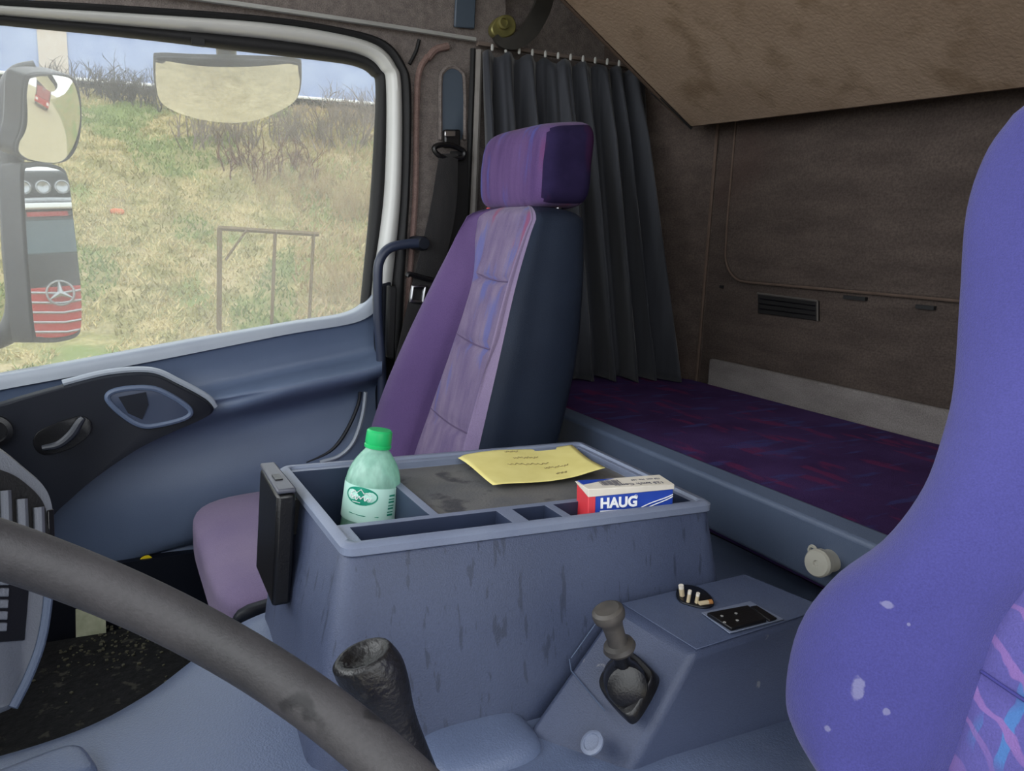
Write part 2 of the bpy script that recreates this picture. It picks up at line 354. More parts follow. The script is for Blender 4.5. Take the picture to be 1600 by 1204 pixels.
grid(bm, [lin(contour(CA, YW), 60), lin(contour(CO, YW), 60)]); wp = struct('wall_passenger', bm, M['felt'])
bm = B(); box(bm, (-.6, 1.62, ZF), (.80, 1.78, -.66)); struct('wall_sill', bm, M['plastic_dark'])
def strip(c1, c2, y, bulge, n=90, k=7, tail=0.02):
    a, b = cr(contour(c1, y), n), cr(contour(c2, y), n); rows = []
    rows.append([p+V((0, tail, 0)) for p in a])
    for i in range(k):
        t = i/(k-1); h = bulge*math.sin(PI*t)**.6
        rows.append([p.lerp(q, t)-V((0, h, 0)) for p, q in zip(a, b)])
    rows.append([p+V((0, tail, 0)) for p in b])
    bm = B(); grid(bm, rows); return bm
struct('trim_2', strip(CA, CB, 1.655, .014), M['blackmat'])         # body seal
# pillar details: raised pinkish edge, slot recess, thin strips
def pl(pts, y): return [PY(a, b, y) for a, b in pts]
bm = B(); tube(bm, cr(pl([(668, 88), (655, 112), (651, 160), (649, 300), (641, 420), (630, 560)], 1.655), 24), .007, n=8); struct('pillar_edge', bm, M['feltedge'], wp)
bm = B(); tube(bm, cr(pl([(655, 62), (650, 80), (640, 100)], 1.655), 12), .004, n=6); struct('pillar_seam', bm, M['blackmat'], wp)
bm = B(); tube(bm, cr(pl([(700, 72), (680, 78), (668, 92)], 1.655), 12), .008, n=8); struct('pillar_edge', bm, M['feltedge'], wp)
bm = B(); tube(bm, lin(pl([(749, 78), (747, 140), (740, 330), (728, 420)], 1.64), 20), .008, n=8); struct('trim_3', bm, M['greywhite'] if 0 else mat('pillar_strip', '77736f', '6c6864', scale=30, rough=.6))
bm = B(); tube(bm, lin(pl([(739, 76), (737, 140), (730, 330), (716, 430)], 1.648), 20), .006, n=8); struct('trim_4', bm, M['blackmat'])
bm = B(); plate(bm, pl([(-86, -300), (-86, 40), (-80, 330), (-56, 620), (-58, 760), (-190, 760), (-240, 330), (-280, -300)], 1.645), (0, .12, 0)); struct('wall_pillar', bm, M['plastic_dark'], bevel=.01)
# roof rail: pale strip above the door, and felt roof side
bm = B(); tube(bm, cr(pl([(120, -26), (310, -2), (500, 25), (640, 46), (742, 62)], 1.64), 40), .0085, n=8, flat=.6); struct('trim_5', bm, M['greywhite'])
bm = B(); plate(bm, pl([(713, -60), (744, -60), (740, 46), (708, 43)], 1.655), (0, -.008, 0)); struct('trim_6', bm, M['bluegrey'], bevel=.003)

# ================================================================ DOOR
bm = B(); box(bm, (-.75, 1.70, -.95), (.62, 1.78, -.45)); door = struct('door_1', bm, M['white'])
def rows_of(rs, n=40): return [[PY(a, b, max(y, 1.64) if k < 3 else (max(y, 1.61) if k == 3 else y)) for k, (a, b) in enumerate(r)] for r, y in rs]
R_ = [([(-60, 594), (0, 582), (120, 561), (300, 528), (450, 502), (545, 485), (588, 447)], 1.70),
      ([(-60, 597), (0, 585), (120, 564), (300, 531), (450, 505), (548, 488), (590, 452)], 1.665),
      ([(-60, 604), (0, 591), (120, 570), (300, 538), (450, 511), (550, 493), (592, 462)], 1.655),
      ([(-60, 622), (0, 609), (130, 585), (300, 552), (450, 522), (554, 504), (594, 482)], 1.652)]
belt = B(); loft(belt, rows_of(R_), 60, 12); struct('belt_trim', belt, M['plastic_belt'], door)
R2 = [R_[-1], ([(-60, 628), (0, 615), (130, 590), (300, 557), (450, 527), (556, 509), (596, 490)], 1.66),
      ([(-60, 660), (0, 645), (130, 620), (310, 586), (450, 558), (556, 536), (596, 524)], 1.665),
      ([(-60, 685), (0, 670), (130, 640), (330, 606), (450, 580), (556, 558), (596, 546)], 1.655),
      ([(-60, 700), (0, 690), (130, 660), (335, 622), (450, 597), (556, 576), (597, 564)], 1.590),
      ([(-60, 712), (0, 700), (130, 670), (338, 630), (450, 606), (556, 584), (597, 572)], 1.575),
      ([(-60, 730), (0, 718), (130, 688), (342, 645), (450, 620), (556, 597), (597, 585)], 1.585),
      ([(-60, 750), (0, 738), (130, 706), (345, 664), (450, 638), (556, 612), (597, 600)], 1.645),
      ([(-60, 790), (0, 778), (130, 745), (340, 700), (450, 672), (556, 645), (597, 632)], 1.645),
      ([(-60, 850), (0, 838), (130, 805), (320, 760), (450, 728), (556, 700), (597, 690)], 1.625),
      ([(-60, 905), (0, 893), (130, 865), (310, 828), (450, 795), (556, 765), (597, 752)], 1.62),
      ([(-60, 930), (0, 915), (140, 888), (305, 846), (450, 815), (556, 790), (597, 780)], 1.63),
      ([(-60, 934), (0, 919), (140, 892), (305, 850), (450, 819), (556, 794), (597, 784)], 1.645),
      ([(-60, 950), (0, 935), (150, 902), (305, 866), (450, 835), (556, 808), (597, 798)], 1.635),
      ([(-60, 960), (0, 945), (150, 908), (305, 872), (450, 841), (556, 815), (597, 805)], 1.68)]
bm = B(); loft(bm, rows_of(R2), 70, 90); struct('door_panel', bm, M['plastic_door'], door)
bm = B(); tube(bm, cr(pl([(478, 722), (510, 708), (530, 690), (548, 660), (560, 630), (563, 612)], 1.628), 30), .004, n=6); struct('panel_seam', bm, M['plastic_dark'], door)
bm = B(); tube(bm, cr(pl([(500, 722), (530, 712), (552, 690), (566, 650), (571, 612)], 1.622), 30), .0045, n=6); struct('pocket_edge', bm, M['plastic_belt'], door)
bm = B(); plate(bm, pl([(596, 430), (680, 430), (680, 760), (590, 760)], 1.69), (0, .02, 0)); struct('trim_7', bm, M['blackmat'])
# right edge shadow gap of the door
bm = B(); plate(bm, pl([(588, 446), (612, 440), (606, 560), (598, 720), (586, 720), (590, 560)], 1.64), (0, .03, 0)); struct('door_edge', bm, M['plastic_dark'], door, bevel=.004)
ins = cr(pl([(-60, 655), (0, 628), (90, 602), (170, 583), (236, 580), (280, 598), (322, 622), (334, 637), (318, 650), (270, 671), (215, 698), (150, 742), (108, 778), (82, 803), (40, 860), (-60, 930)], 1.60), 90, True)
bm = B(); cushion(bm, ins, (0, -.022, 0), 4, .04); struct('armrest_insert', bm, M['plastic_dark'], door)  # dark navy stands in for the shade of the undercut
bm = B(); tube(bm, cr(pl([(98, 598), (170, 581), (236, 578), (280, 596), (324, 620), (336, 636)], 1.592), 40), .006, n=8); struct('insert_edge_highlight', bm, M['plastic_belt'], door)  # pale tube paints the highlight along the insert's top edge
cup = cr(pl([(168, 622), (185, 609), (235, 606), (270, 620), (297, 640), (288, 653), (245, 664), (220, 664), (192, 648)], 1.575), 50, True)
bm = B(); cushion(bm, cup, (0, -.002, 0), 3, .02); sc_ = struct('door_cup', bm, mat('cup_inside', '323c52', '3a445a', rough=.5), door)
bm = B(); tube(bm, cup, .0055, n=8, closed=True); struct('cup_rim', bm, M['plastic_door'], sc_)
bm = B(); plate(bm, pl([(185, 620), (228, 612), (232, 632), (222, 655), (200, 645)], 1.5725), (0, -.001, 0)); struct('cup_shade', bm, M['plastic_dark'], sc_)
hrec = cr(pl([(52, 694), (60, 674), (100, 656), (128, 650), (143, 660), (140, 678), (110, 700), (68, 710)], 1.575), 40, True)
bm = B(); cushion(bm, hrec, (0, -.002, 0), 3, .02); dh = struct('handle_recess', bm, M['black'], door)
bm = B(); tube(bm, cr(pl([(66, 700), (92, 694), (112, 678), (124, 660), (130, 652)], 1.562), 24), [.005+.003*math.sin(PI*i/23) for i in range(24)], n=10); struct('door_handle', bm, mat('handle_plastic', '2c3038', '343840', rough=.35), dh)
bm = B(); lathe(bm, PY(-8, 672, 1.58), (0, -1, 0), [(0, .028), (.012, .028), (.014, .02), (.006, .018)]); struct('tweeter', bm, M['black'], door)
bm = B(); cushion(bm, cr(pl([(215, 880), (222, 870), (232, 867), (240, 873), (238, 877), (228, 879)], 1.628), 16, True), (0, -.002, 0), 2, .05); struct('door_tag', bm, M['yellowtag'], door, label='yellow plastic tag')
struct('window_frame', strip(CB, CC, 1.668, .022), M['white'], door)
struct('window_seal', strip(CC, CD, 1.680, .012), M['blackmat'], door)
bm = B(); plate(bm, cr(pl([(-120, 15), (0, 30), (200, 50), (400, 74), (510, 88), (562, 98), (588, 112), (596, 142), (588, 300), (577, 430), (575, 480), (560, 500), (450, 515), (300, 541), (120, 575), (0, 596), (-120, 616)], 1.695), 17), (0, .004, 0)); g = struct('window_1', bm, M['glass'], smooth=False)
bm = B(); box(bm, tuple(PY(298, 60, 1.675)), tuple(PY(320, 72, 1.662))); struct('seal_clip', bm, M['blackmat'], door)

# ================================================================ BUNK, CURTAIN, BACK WALL THINGS
# lower bed
bed = thing('bunk_bed', 'lower sleeper bunk with purple streaked fabric cover running along the back wall', 'bed', (1.0, .75, ZF))
bm = B()
top = [(.785, 1.62, -.322), (.785, -.14, -.322), (1.285, -.14, -.322), (1.285, 1.44, -.322), (1.14, 1.64, -.322)]
plate(bm, top, (0, 0, -.10)); obj('mattress', bm, M['bed'], bed, bevel=.012, seg=3)
bm = B(); hexa(bm, [(.775, -.16, -.415), (.80, -.16, -.415), (.80, 1.66, -.405), (.775, 1.66, -.405), (.755, -.16, -.328), (.787, -.16, -.318), (.787, 1.66, -.312), (.755, 1.66, -.318)])
fp = obj('front_rail', bm, M['dashblue'], bed, bevel=.006, seg=3)
bm = B(); box(bm, (.90, -.16, ZF), (1.29, 1.64, -.42)); obj('bed_base', bm, M['plastic_dark'], bed)
kp = PX(1293, 876, .757); kd = norm((-1, -.15, .1))
bm = B(); lathe(bm, kp-kd*.008, kd, [(0, .014), (.02, .013), (.021, .0165), (.03, .017), (.033, .015), (.033, .004), (.031, .003)]); kb = obj('rail_knob', bm, M['knobgrey'], fp, label='round grey plastic knob')
bm = B(); c0 = PX(1270, 860, .745); u = [c0+V((0, math.cos(t), math.sin(t)))*.0055 for t in [i*PI/6 for i in range(12)]]; tube(bm, u, .0022, n=6, closed=True)
tube(bm, [c0+V((0, -.006, -.004)), kp+V((-.012, 0, .004))], .003, n=6); obj('knob_loop', bm, M['knobgrey'], fp)
# upper bunk
ub = thing('upper_bunk', 'stained beige upper bunk board tilted up against the roof', 'bunk', (1.2, .65, .2))
p1, p2 = PX(1080, 200, 1.2), PX(1600, 140, 1.2); d_ = (p2-p1)/(p2.y-p1.y)      # lower edge
near = p1+d_*(-.16-p1.y); upv = PY(880, 0, 1.42)-p1; upv *= 1.9
bm = B(); nrm = norm(upv.cross(d_)); nrm = nrm if nrm.z > 0 else -nrm
hexa(bm, [p1, near, near+upv, p1+upv, p1+nrm*.07, near+nrm*.07, near+upv+nrm*.07, p1+upv+nrm*.07]); obj('bunk_board', bm, M['bunk'], ub, bevel=.006)
bm = B(); tube(bm, [p1+upv*.03-d_*-.004, p1+upv], .004, n=6); obj('edge_piping', bm, mat('dark_piping', '3a2c22', '443428', rough=.8), ub)
hb = [p1+V((0, .0, -.004)), p1+upv*.14+V((0, .0, -.004)), p1+upv*.14+V((0, .035, .012)), p1+V((.03, .045, .012))]
bm = B(); plate(bm, hb, nrm*.05); obj('bunk_hinge', bm, M['blackmat'], ub)
# bunk strap on its bracket
st = thing('bunk_strap', 'dark webbing strap looped to an olive bracket above the curtain', 'strap', PY(790, 60, 1.60))
sp_ = cr([PY(a, b, 1.60-.03*k/6) for k, (a, b) in enumerate([(775, 56), (785, 66), (805, 66), (826, 50), (842, 25), (852, 0), (858, -40)])], 30)
bm = B(); wd = V((.0, .012, .0)); rr = []
for i, p in enumerate(sp_):
    q = sp_[min(i+1, 29)]-sp_[max(i-1, 0)]; w = norm(V((0, 1, 0)).cross(q)); h = .006+.014*min(1, i/16)
    rr.append([p-w*h, p-w*h+V((0, .01, 0)), p+w*h+V((0, .01, 0)), p+w*h])
grid(bm, rr, True); obj('strap_webbing', bm, mat('olive_black_webbing', '1c1a16', '26231e', rough=.7, scale=40), st)
bm = B(); plate(bm, cr(pl([(762, 45), (772, 30), (790, 26), (800, 38), (798, 54), (782, 62), (766, 58)], 1.655), 20, True), (0, -.02, 0)); obj('bracket', bm, M['olive'], st, bevel=.003)
bm = B(); lathe(bm, PY(785, 36, 1.635), (0, -1, 0), [(0, .014), (.008, .014), (.009, .009), (.004, .008)]); obj('bolt', bm, M['olive'], st)
# curtain rail and curtain
rl = thing('curtain_rail', 'thin grey-brown curtain rail across the top of the side wall', 'rail', PY(850, 88, 1.63))
bm = B(); a, b = PY(746, 68, 1.64), PY(1012, 108, 1.62)
tube(bm, lin([a, b], 8), .009, n=8, flat=.6); obj('rail_bar', bm, mat('rail_brown', '6b5f58', '756860', rough=.6), rl)
cu = thing('curtain', 'dark grey pleated curtain drawn open in the rear corner behind the headrest', 'curtain', (.98, 1.58, -.32))
a, b = PY(752, 84, 1.625), PY(1004, 114, 1.60)
NW, NZ = 240, 40; rows = []
def pleat(t):
    return .034*math.sin(t*2*PI*7.5+2.2*math.sin(t*8)+.8*math.sin(t*23))+.007*math.sin(t*2*PI*19+3*math.sin(t*11))
for i in range(NZ):
    s = i/(NZ-1); r = []
    lo_a, lo_b = V((.79, 1.60, -.318)), V((1.245, 1.445, -.318))
    for j in range(NW):
        t = j/(NW-1); p = a.lerp(b, t).lerp(lo_a.lerp(lo_b, t), s)
        amp = .7+.7*s; drift = .03*s*math.sin(t*7+2)
        q = pleat(min(1, max(0, t+drift*.3)))*amp*min(1, .35+3*s)
        dirn = norm(V((.12, 1, 0)))
        p = p-dirn*(q+.012)+V((.012*math.sin(t*2*PI*9+.6)*s, 0, 0))
        p.z += (.006*math.sin(t*2*PI*9*1.0))*(1-s)
        r.append(p)
    rows.append(r)
bm = B(); grid(bm, rows); cw = obj('curtain_cloth', bm, M['curtain'], cu)
so = cw.modifiers.new('solid', 'SOLIDIFY'); so.thickness = .002
for k in range(13):
    t = (k+.5)/13; p = a.lerp(b, t)+V((0, -.02, .004)); bm = B(); lathe(bm, p, (0, 0, 1), [(0, .0025), (.003, .0035), (.010, .0035), (.014, .002)], 8); obj('curtain_hook', bm, M['greywhite'], cu)
# vent on the back wall
vt = thing('wall_vent', 'black rectangular vent set into the felt back wall', 'vent', PX(1234, 501, 1.29))
vp = [PX(1187, 458, 1.30), PX(1281, 470, 1.30), PX(1281, 501, 1.30), PX(1187, 489, 1.30)]
bm = B(); plate(bm, vp, (-.006, 0, 0)); obj('vent_panel', bm, mat('vent_black', '0d0c0d', '141213', rough=.55), vt, bevel=.001)
bm = B(); tube(bm, [vp[0]+V((-.007, 0, 0)), vp[1]+V((-.007, 0, 0))], .0025, n=6); tube(bm, [vp[1]+V((-.007, 0, 0)), vp[2]+V((-.007, 0, 0))], .002, n=6); obj('vent_frame', bm, mat('vent_frame_grey', '4a4644', '524e4a', rough=.6), vt)
for k in range(3):
    f = (k+1)/4; bm = B(); tube(bm, [vp[0].lerp(vp[3], f)+V((-.007, -.006, 0)), vp[1].lerp(vp[2], f)+V((-.007, .006, 0))], .0016, n=6); obj('vent_slat', bm, M['black'], vt)

# ================================================================ SEATS
def backrest(root, lv, names, mats, split=False, nz=60, seams=(), near=None):
    """lv: rows (Z, X of the front, centre Y, half width, panel half width, bolster forward, thickness), bottom to top."""
    def sec(r, sgn):
        z, x, yc, w, p, b, t, w_n = r; w = w if sgn > 0 else w_n; p = p if (sgn > 0 or not near) else min(p+.034, w-.030); f = lambda y, fw: V((x-fw, yc+sgn*y, z))
        bol = [f(p, .002), f(p+.012, b*.45), f(p+(w-p)*.45, b), f(w-.025, b*.96), f(w-.006, b*.6), f(w, b*.2-.01)]
        pre = []
        if split and sgn < 0:
            m1 = f(w-.010, b*.80); bol = [f(p, .002), f(p+.010, b*.45), f(p+(w-p)*.45, b), f(w-.022, b*.96), m1]; pre = [m1, f(w-.002, b*.5)]
        she = pre+[f(w, b*.2-.01), f(w+.004, -t*.35), f(w-.004, -t*.75), f(w-.04, -t*.98), f(w*.5, -t*1.04), f(0, -t*1.05)]
        pan = [f(0, .004), f(p*.35, .004), f(p*.7, .003), f(p*.92, .004), f(p, .002)]
        return pan, bol, she
    out = {}
    zs = [r[0] for r in lv]
    dense = cr([V(r[:3]) for r in lv], nz); dense2 = cr([V(r[3:6]) for r in lv], nz); dense3 = cr([V((r[6], 0, 0)) for r in lv], nz)
    wn = cr([V((q, 0, 0)) for q in (near or [r[3] for r in lv])], nz)
    R2_ = [(*a, *b, c[0], d[0]) for a, b, c, d in zip(dense, dense2, dense3, wn)]
    ctr = R2_[-1]
    def build(idx, sgn, n):
        bm = B(); rows = []
        for r in R2_:
            s = sec(r, sgn)[idx]
            q = cr(s, n)
            if idx == 0:
                dz = sum(.009*math.exp(-((r[0]-z0)/.006)**2) for z0 in seams); q = [v+V((dz*(1-(k/(n-1))**6), 0, 0)) for k, v in enumerate(q)]
            rows.append(q)
        mid = V((ctr[1]+ctr[6]*.45, ctr[2], ctr[0]))                      # rounded-over top
        base = rows[-1]
        for k in range(1, 7):
            t = k/6*PI/2
            rows.append([mid+(v-mid)*max(math.cos(t), .02)*1.0+V((0, 0, .028*math.sin(t))) for v in base])
        grid(bm, rows); return bm
    out['panel'] = B(); 
    for sgn in (1, -1):
        b0 = build(0, sgn, 12); tmp = bpy.data.meshes.new('t'); b0.to_mesh(tmp); out['panel'].from_mesh(tmp); b0.free(); bpy.data.meshes.remove(tmp)
    o1 = obj(names[0], out['panel'], mats[0], root, auto=80)
    o2 = [obj(names[1], build(1, s, 22), mats[1] if s > 0 else mats[3], root, auto=80) for s in (1, -1)]
    sh = B()
    for sgn in (1, -1):
        b0 = build(2, sgn, 20); tmp = bpy.data.meshes.new('t'); b0.to_mesh(tmp); sh.from_mesh(tmp); b0.free(); bpy.data.meshes.remove(tmp)
    for z0 in seams:
        r = min(R2_, key=lambda q: abs(q[0]-z0)); bm = B(); tube(bm, [V((r[1]+.0005, r[2]+(r[4] if k > 0 or not near else min(r[4]+.034, r[7]-.030))*k/10, r[0]+.012*(k/10)**2)) for k in range(-10, 11)], .0013, n=6); obj('stitched_seam', bm, mats[4], o1)
    o3 = obj(names[2], sh, mats[2], root, auto=80)
    return o1, o2, o3
# passenger seat
ps = thing('passenger_seat', 'high-backed purple passenger seat with a separate padded headrest', 'seat', (.42, 1.33, ZF))
PL = [(-.58, .53, 1.300, .270, .130, .05, .10), (-.46, .545, 1.298, .270, .128, .065, .10), (-.34, .575, 1.282, .266, .122, .07, .11), (-.20, .605, 1.252, .236, .112, .065, .115),
      (-.08, .632, 1.240, .204, .104, .05, .11), (.0, .652, 1.270, .160, .108, .032, .10), (.035, .662, 1.280, .152, .110, .020, .095)]
PN = [.24, .24, .222, .186, .150, .158, .155]           # near half widths
backrest(ps, PL, ('backrest_panel', 'side_bolster', 'backrest_shell'), (M['streak'], M['purple'], M['shell'], M['lilac'], mat('seam_thread', '605072', '584a68', rough=.9)), True, seams=(-.075, -.195, -.345), near=PN)
hr = Matrix.Rotation(math.radians(-12), 3, 'Y').inverted() @ Matrix.Identity(3)
hc = PX(835, 250, .735); hc = V((.728, 1.300, .132))
def hfn(q):
    # front face flatter and top sloping back
    return V((q.x+.10*max(0, q.z)*1.0, q.y, q.z+.18*q.x*(.5+q.z*4)))
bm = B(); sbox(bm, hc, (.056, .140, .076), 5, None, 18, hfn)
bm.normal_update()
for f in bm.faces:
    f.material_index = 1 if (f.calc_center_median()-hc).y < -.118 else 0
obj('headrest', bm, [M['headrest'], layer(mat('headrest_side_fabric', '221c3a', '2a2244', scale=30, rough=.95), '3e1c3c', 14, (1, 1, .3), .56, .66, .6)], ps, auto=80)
for s in (-1, 1):
    bm = B(); lathe(bm, (.725, 1.28+s*.075, .02), (.1, 0, 1), [(0, .007), (.06, .007)], 12); obj('headrest_post', bm, M['chrome'], ps)
bm = B(); box(bm, (.69, 1.398, .051), (.705, 1.414, .061)); obj('headrest_button', bm, M['cardred'], ps)
def cfn(q):
    q = V(q); 
    if q.x < 0: q.z -= .02*(abs(q.x)/.23)**3
    return q
bm = B(); sbox(bm, (.345, 1.36, -.578), (.214, .25, .05), 7, None, 18, cfn); obj('seat_cushion', bm, M['lilac'], ps, auto=80)
bm = B(); sbox(bm, (.365, 1.36, -.665), (.20, .24, .05), 6, None, 10); obj('cushion_pan', bm, M['plastic_dark'], ps, auto=80)
bm = B(); sbox(bm, (.35, 1.108, -.592), (.205, .012, .05), 6, None, 10); obj('side_cover', bm, M['plastic_dark'], ps, auto=80)
bm = B(); box(bm, (.22, 1.13, ZF), (.50, 1.52, -.70)); obj('seat_base', bm, M['plastic_dark'], ps, bevel=.01)
# driver seat
ds = thing('driver_seat', 'plain bright blue driver seat with a wide side bolster in the right foreground', 'seat', (.42, .15, ZF))
YC = .14; edge = [(1330, 1290, .455), (1290, 1204, .458), (1238, 1110, .462), (1229, 1050, .466), (1250, 960, .478), (1300, 893, .492), (1375, 836, .510), (1432, 760, .530), (1462, 680, .550), (1480, 600, .568), (1490, 460, .595), (1500, 330, .615), (1530, 240, .628), (1572, 180, .636)]
DL = []
for i, (a, b, x) in enumerate(edge):
    p = PX(a, b, x); t = i/(len(edge)-1); w = p.y-YC
    bf = [.045, .05, .055, .058, .06, .058, .05, .042, .036, .03, .025, .022, .02, .018][i]
    DL.append((p.z, p.x+bf*.55, YC, w, min(.125, w*.55), bf, .11))
DL.sort()
spotted = M['blueseat']
def wl(px, py, x): return PX(px, py, x)-V((.42, .15, ZF))
def pattern_mat():
    m = mat('driver_seat_pattern', '504c90', '585296', scale=12, rough=.92, sheen=.2, bump=.35, bscale=900, fine=.1, fscale=700)
    nt = m.node_tree; N = nt.nodes; L = nt.links
    tc = N.new('ShaderNodeTexCoord')
    def wave(sc, rot, dist, lo, hi, ty='BANDS', off=(0, 0, 0)):
        mp = N.new('ShaderNodeMapping'); mp.inputs['Rotation'].default_value = rot; mp.inputs['Location'].default_value = off; L.new(tc.outputs['Object'], mp.inputs['Vector'])
        w = N.new('ShaderNodeTexWave'); w.wave_type = ty; w.inputs['Scale'].default_value = sc; w.inputs['Distortion'].default_value = dist; w.inputs['Detail'].default_value = 2; w.inputs['Detail Scale'].default_value = 2
        L.new(mp.outputs[0], w.inputs['Vector']); mr = N.new('ShaderNodeMapRange'); mr.inputs[1].default_value = lo; mr.inputs[2].default_value = hi; L.new(w.outputs['Fac'], mr.inputs[0]); return mr.outputs[0]
    def mask(sc, lo, hi, off):
        mp = N.new('ShaderNodeMapping'); mp.inputs['Location'].default_value = off; L.new(tc.outputs['Object'], mp.inputs['Vector'])
        t = N.new('ShaderNodeTexNoise'); t.inputs['Scale'].default_value = sc; t.inputs['Detail'].default_value = 1; L.new(mp.outputs[0], t.inputs['Vector'])
        mr = N.new('ShaderNodeMapRange'); mr.inputs[1].default_value = lo; mr.inputs[2].default_value = hi; L.new(t.outputs['Fac'], mr.inputs[0]); return mr.outputs[0]
    def mul(a, b):
        k = N.new('ShaderNodeMath'); k.operation = 'MULTIPLY'; L.new(a, k.inputs[0]); L.new(b, k.inputs[1]); return k.outputs[0]
    mixin(m, mul(wave(16, (0, 0, PI/2), 2.0, .72, .8), mask(11, .46, .54, (2, 0, 3))), '4470ac')
    mixin(m, mul(wave(14, (.6, .3, .8), 5.0, .86, .93), mask(7, .40, .48, (5, 1, 0))), '7d60a0')
    return m
_, bols, _ = backrest(ds, DL, ('backrest_panel', 'side_bolster', 'backrest_shell'), (pattern_mat(), spotted, M['blueseat'], M['blueseat'], mat('blue_seam_thread', '3c3a80', '383678', rough=.9)), seams=(-.283,))
from mathutils.bvhtree import BVHTree
tree = BVHTree.FromPolygons([v.co[:] for v in bols[0].data.vertices], [p.vertices[:] for p in bols[0].data.polygons])
for (px, py, r, sq) in ((1340, 1075, .0075, (1, 1.3, .75)), (1385, 1112, .0035, (1, 1, 1)), (1386, 945, .0045, (1, .7, 1.4)), (1293, 1138, .003, (1, 1, 1)), (1420, 975, .0018, (1, 1, 1))):
    hit = tree.ray_cast(-wloc(ds), ray(px, py).normalized())
    if hit[0]: spot(spotted, hit[0], r*.75, '8a89a8', .6, sq)
bm = B(); sbox(bm, (.24, .14, -.60), (.27, .195, .09), 5, None, 14); obj('seat_cushion', bm, M['blueseat'], ds, auto=80)
bm = B(); box(bm, (.12, -.03, ZF), (.48, .31, -.66)); obj('seat_base', bm, M['plastic_dark'], ds, bevel=.01)

# ================================================================ SEAT BELT, GRAB HANDLE
sb = thing('seat_belt', 'black seat belt hanging from its height adjuster on the door pillar', 'seat belt', PY(640, 600, 1.60))
bm = B(); o_ = cr(pl([(690, 130), (694, 112), (706, 107), (718, 112), (722, 130), (722, 215), (692, 215)], 1.655), 40, True); cushion(bm, o_, (0, -.004, 0), 2, .03); sl = obj('adjuster_slot', bm, M['bluegrey'], sb)
bm = B(); tube(bm, cr(pl([(688, 218), (688, 130), (693, 111), (706, 104), (720, 111), (726, 130), (726, 218)], 1.652), 30), .005, n=6); obj('slot_rim', bm, M['felt'], sb)
bm = B(); plate(bm, pl([(691, 203), (716, 203), (716, 232), (691, 232)], 1.645), (0, -.015, 0)); obj('adjuster_button', bm, M['black'], sb, bevel=.004)
bm = B(); plate(bm, pl([(694, 204), (711, 204), (711, 214), (694, 214)], 1.628), (0, -.004, 0)); obj('adjuster_plate', bm, M['chrome'], sb, bevel=.002)
bm = B(); tube(bm, cr(pl([(678, 232), (690, 226), (708, 228), (724, 236), (722, 246), (706, 246), (688, 244)], 1.62), 30, True), .006, n=8, closed=True); obj('belt_guide', bm, M['black'], sb)
def ribbon(bm, L_, R__, y0, y1):
    n = 30; a = cr([PY(p[0], p[1], y0+(y1-y0)*i/(len(L_)-1)) for i, p in enumerate(L_)], n); b = cr([PY(p[0], p[1], y0+(y1-y0)*i/(len(R__)-1)-.002) for i, p in enumerate(R__)], n)
    grid(bm, [[p, p.lerp(q, .5)+V((0, -.003, 0)), q, q+V((0, .003, 0)), p+V((0, .003, 0))] for p, q in zip(a, b)], True)
bm = B(); ribbon(bm, [(687, 240), (672, 330), (648, 430), (625, 530), (602, 640)], [(716, 240), (712, 330), (690, 430), (662, 530), (640, 640)], 1.618, 1.58); obj('belt_webbing', bm, M['web'], sb)
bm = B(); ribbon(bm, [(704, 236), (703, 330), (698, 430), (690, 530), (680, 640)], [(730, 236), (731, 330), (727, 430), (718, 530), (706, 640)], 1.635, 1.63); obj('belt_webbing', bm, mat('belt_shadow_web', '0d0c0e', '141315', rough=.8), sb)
bm = B(); tube(bm, cr(pl([(636, 432), (640, 428), (662, 434), (690, 440), (698, 436)], 1.588), 20), .0055, n=8); tg = obj('belt_tongue', bm, M['black'], sb)
bm = B(); o_ = pl([(645, 448), (664, 448), (660, 472), (642, 470)], 1.588); tube(bm, lin(o_+[o_[0]], 17)[:-1], .0045, n=8, closed=True); obj('tongue_plate', bm, M['chrome'], tg)
gh = thing('grab_handle', 'dark blue tubular grab handle beside the passenger door window', 'handle', PY(595, 660, 1.60))
bm = B(); tube(bm, cr(pl([(662, 380), (636, 381), (608, 388), (593, 408), (590, 440), (591, 500), (596, 570), (598, 660)], 1.60), 60), .0105, n=14); obj('handle_tube', bm, mat('handle_navy', '252c3e', '2c3448', rough=.4), gh)
bm = B(); lathe(bm, PY(660, 380, 1.60), (0, 1, 0), [(-.012, .012), (0, .016), (.05, .016)], 14); obj('handle_mount', bm, M['plastic_dark'], gh)
bm = B(); plate(bm, pl([(603, 445), (616, 447), (612, 560), (600, 556)], 1.625), (0, -.02, 0)); obj('handle_shroud', bm, M['blackmat'], gh, bevel=.004)

# ================================================================ ENGINE COVER + CONSOLES
ZT = -.472
E_ = [V((.885, 1.0, 0)), V((.5, 1.0, 0)), V((.24, 1.0, 0)), V((.13, .975, 0)), V((.06, .905, 0)), V((.0, .845, 0)), V((-.07, .81, 0)), V((-.2, .80, 0)), V((-.41, .80, 0))]
E_ = cr(E_, 60); rows = []
def shifted(s, z):
    out = []
    for i, p in enumerate(E_):
        q = E_[min(i+1, 59)]-E_[max(i-1, 0)]; n = norm(V((q.y, -q.x, 0))); n = n if n.y > 0 else -n
        out.append(V((p.x+n.x*s, p.y+n.y*s, z)))
    return out
rows.append([V((p.x, .345, ZF)) for p in E_]); rows.append([V((p.x, .35, -.56)) for p in E_]); rows.append([V((p.x, .358, -.50)) for p in E_]); rows.append([V((p.x, .385, ZT-.005)) for p in E_])
rows.append([V((p.x, .45, ZT)) for p in E_])
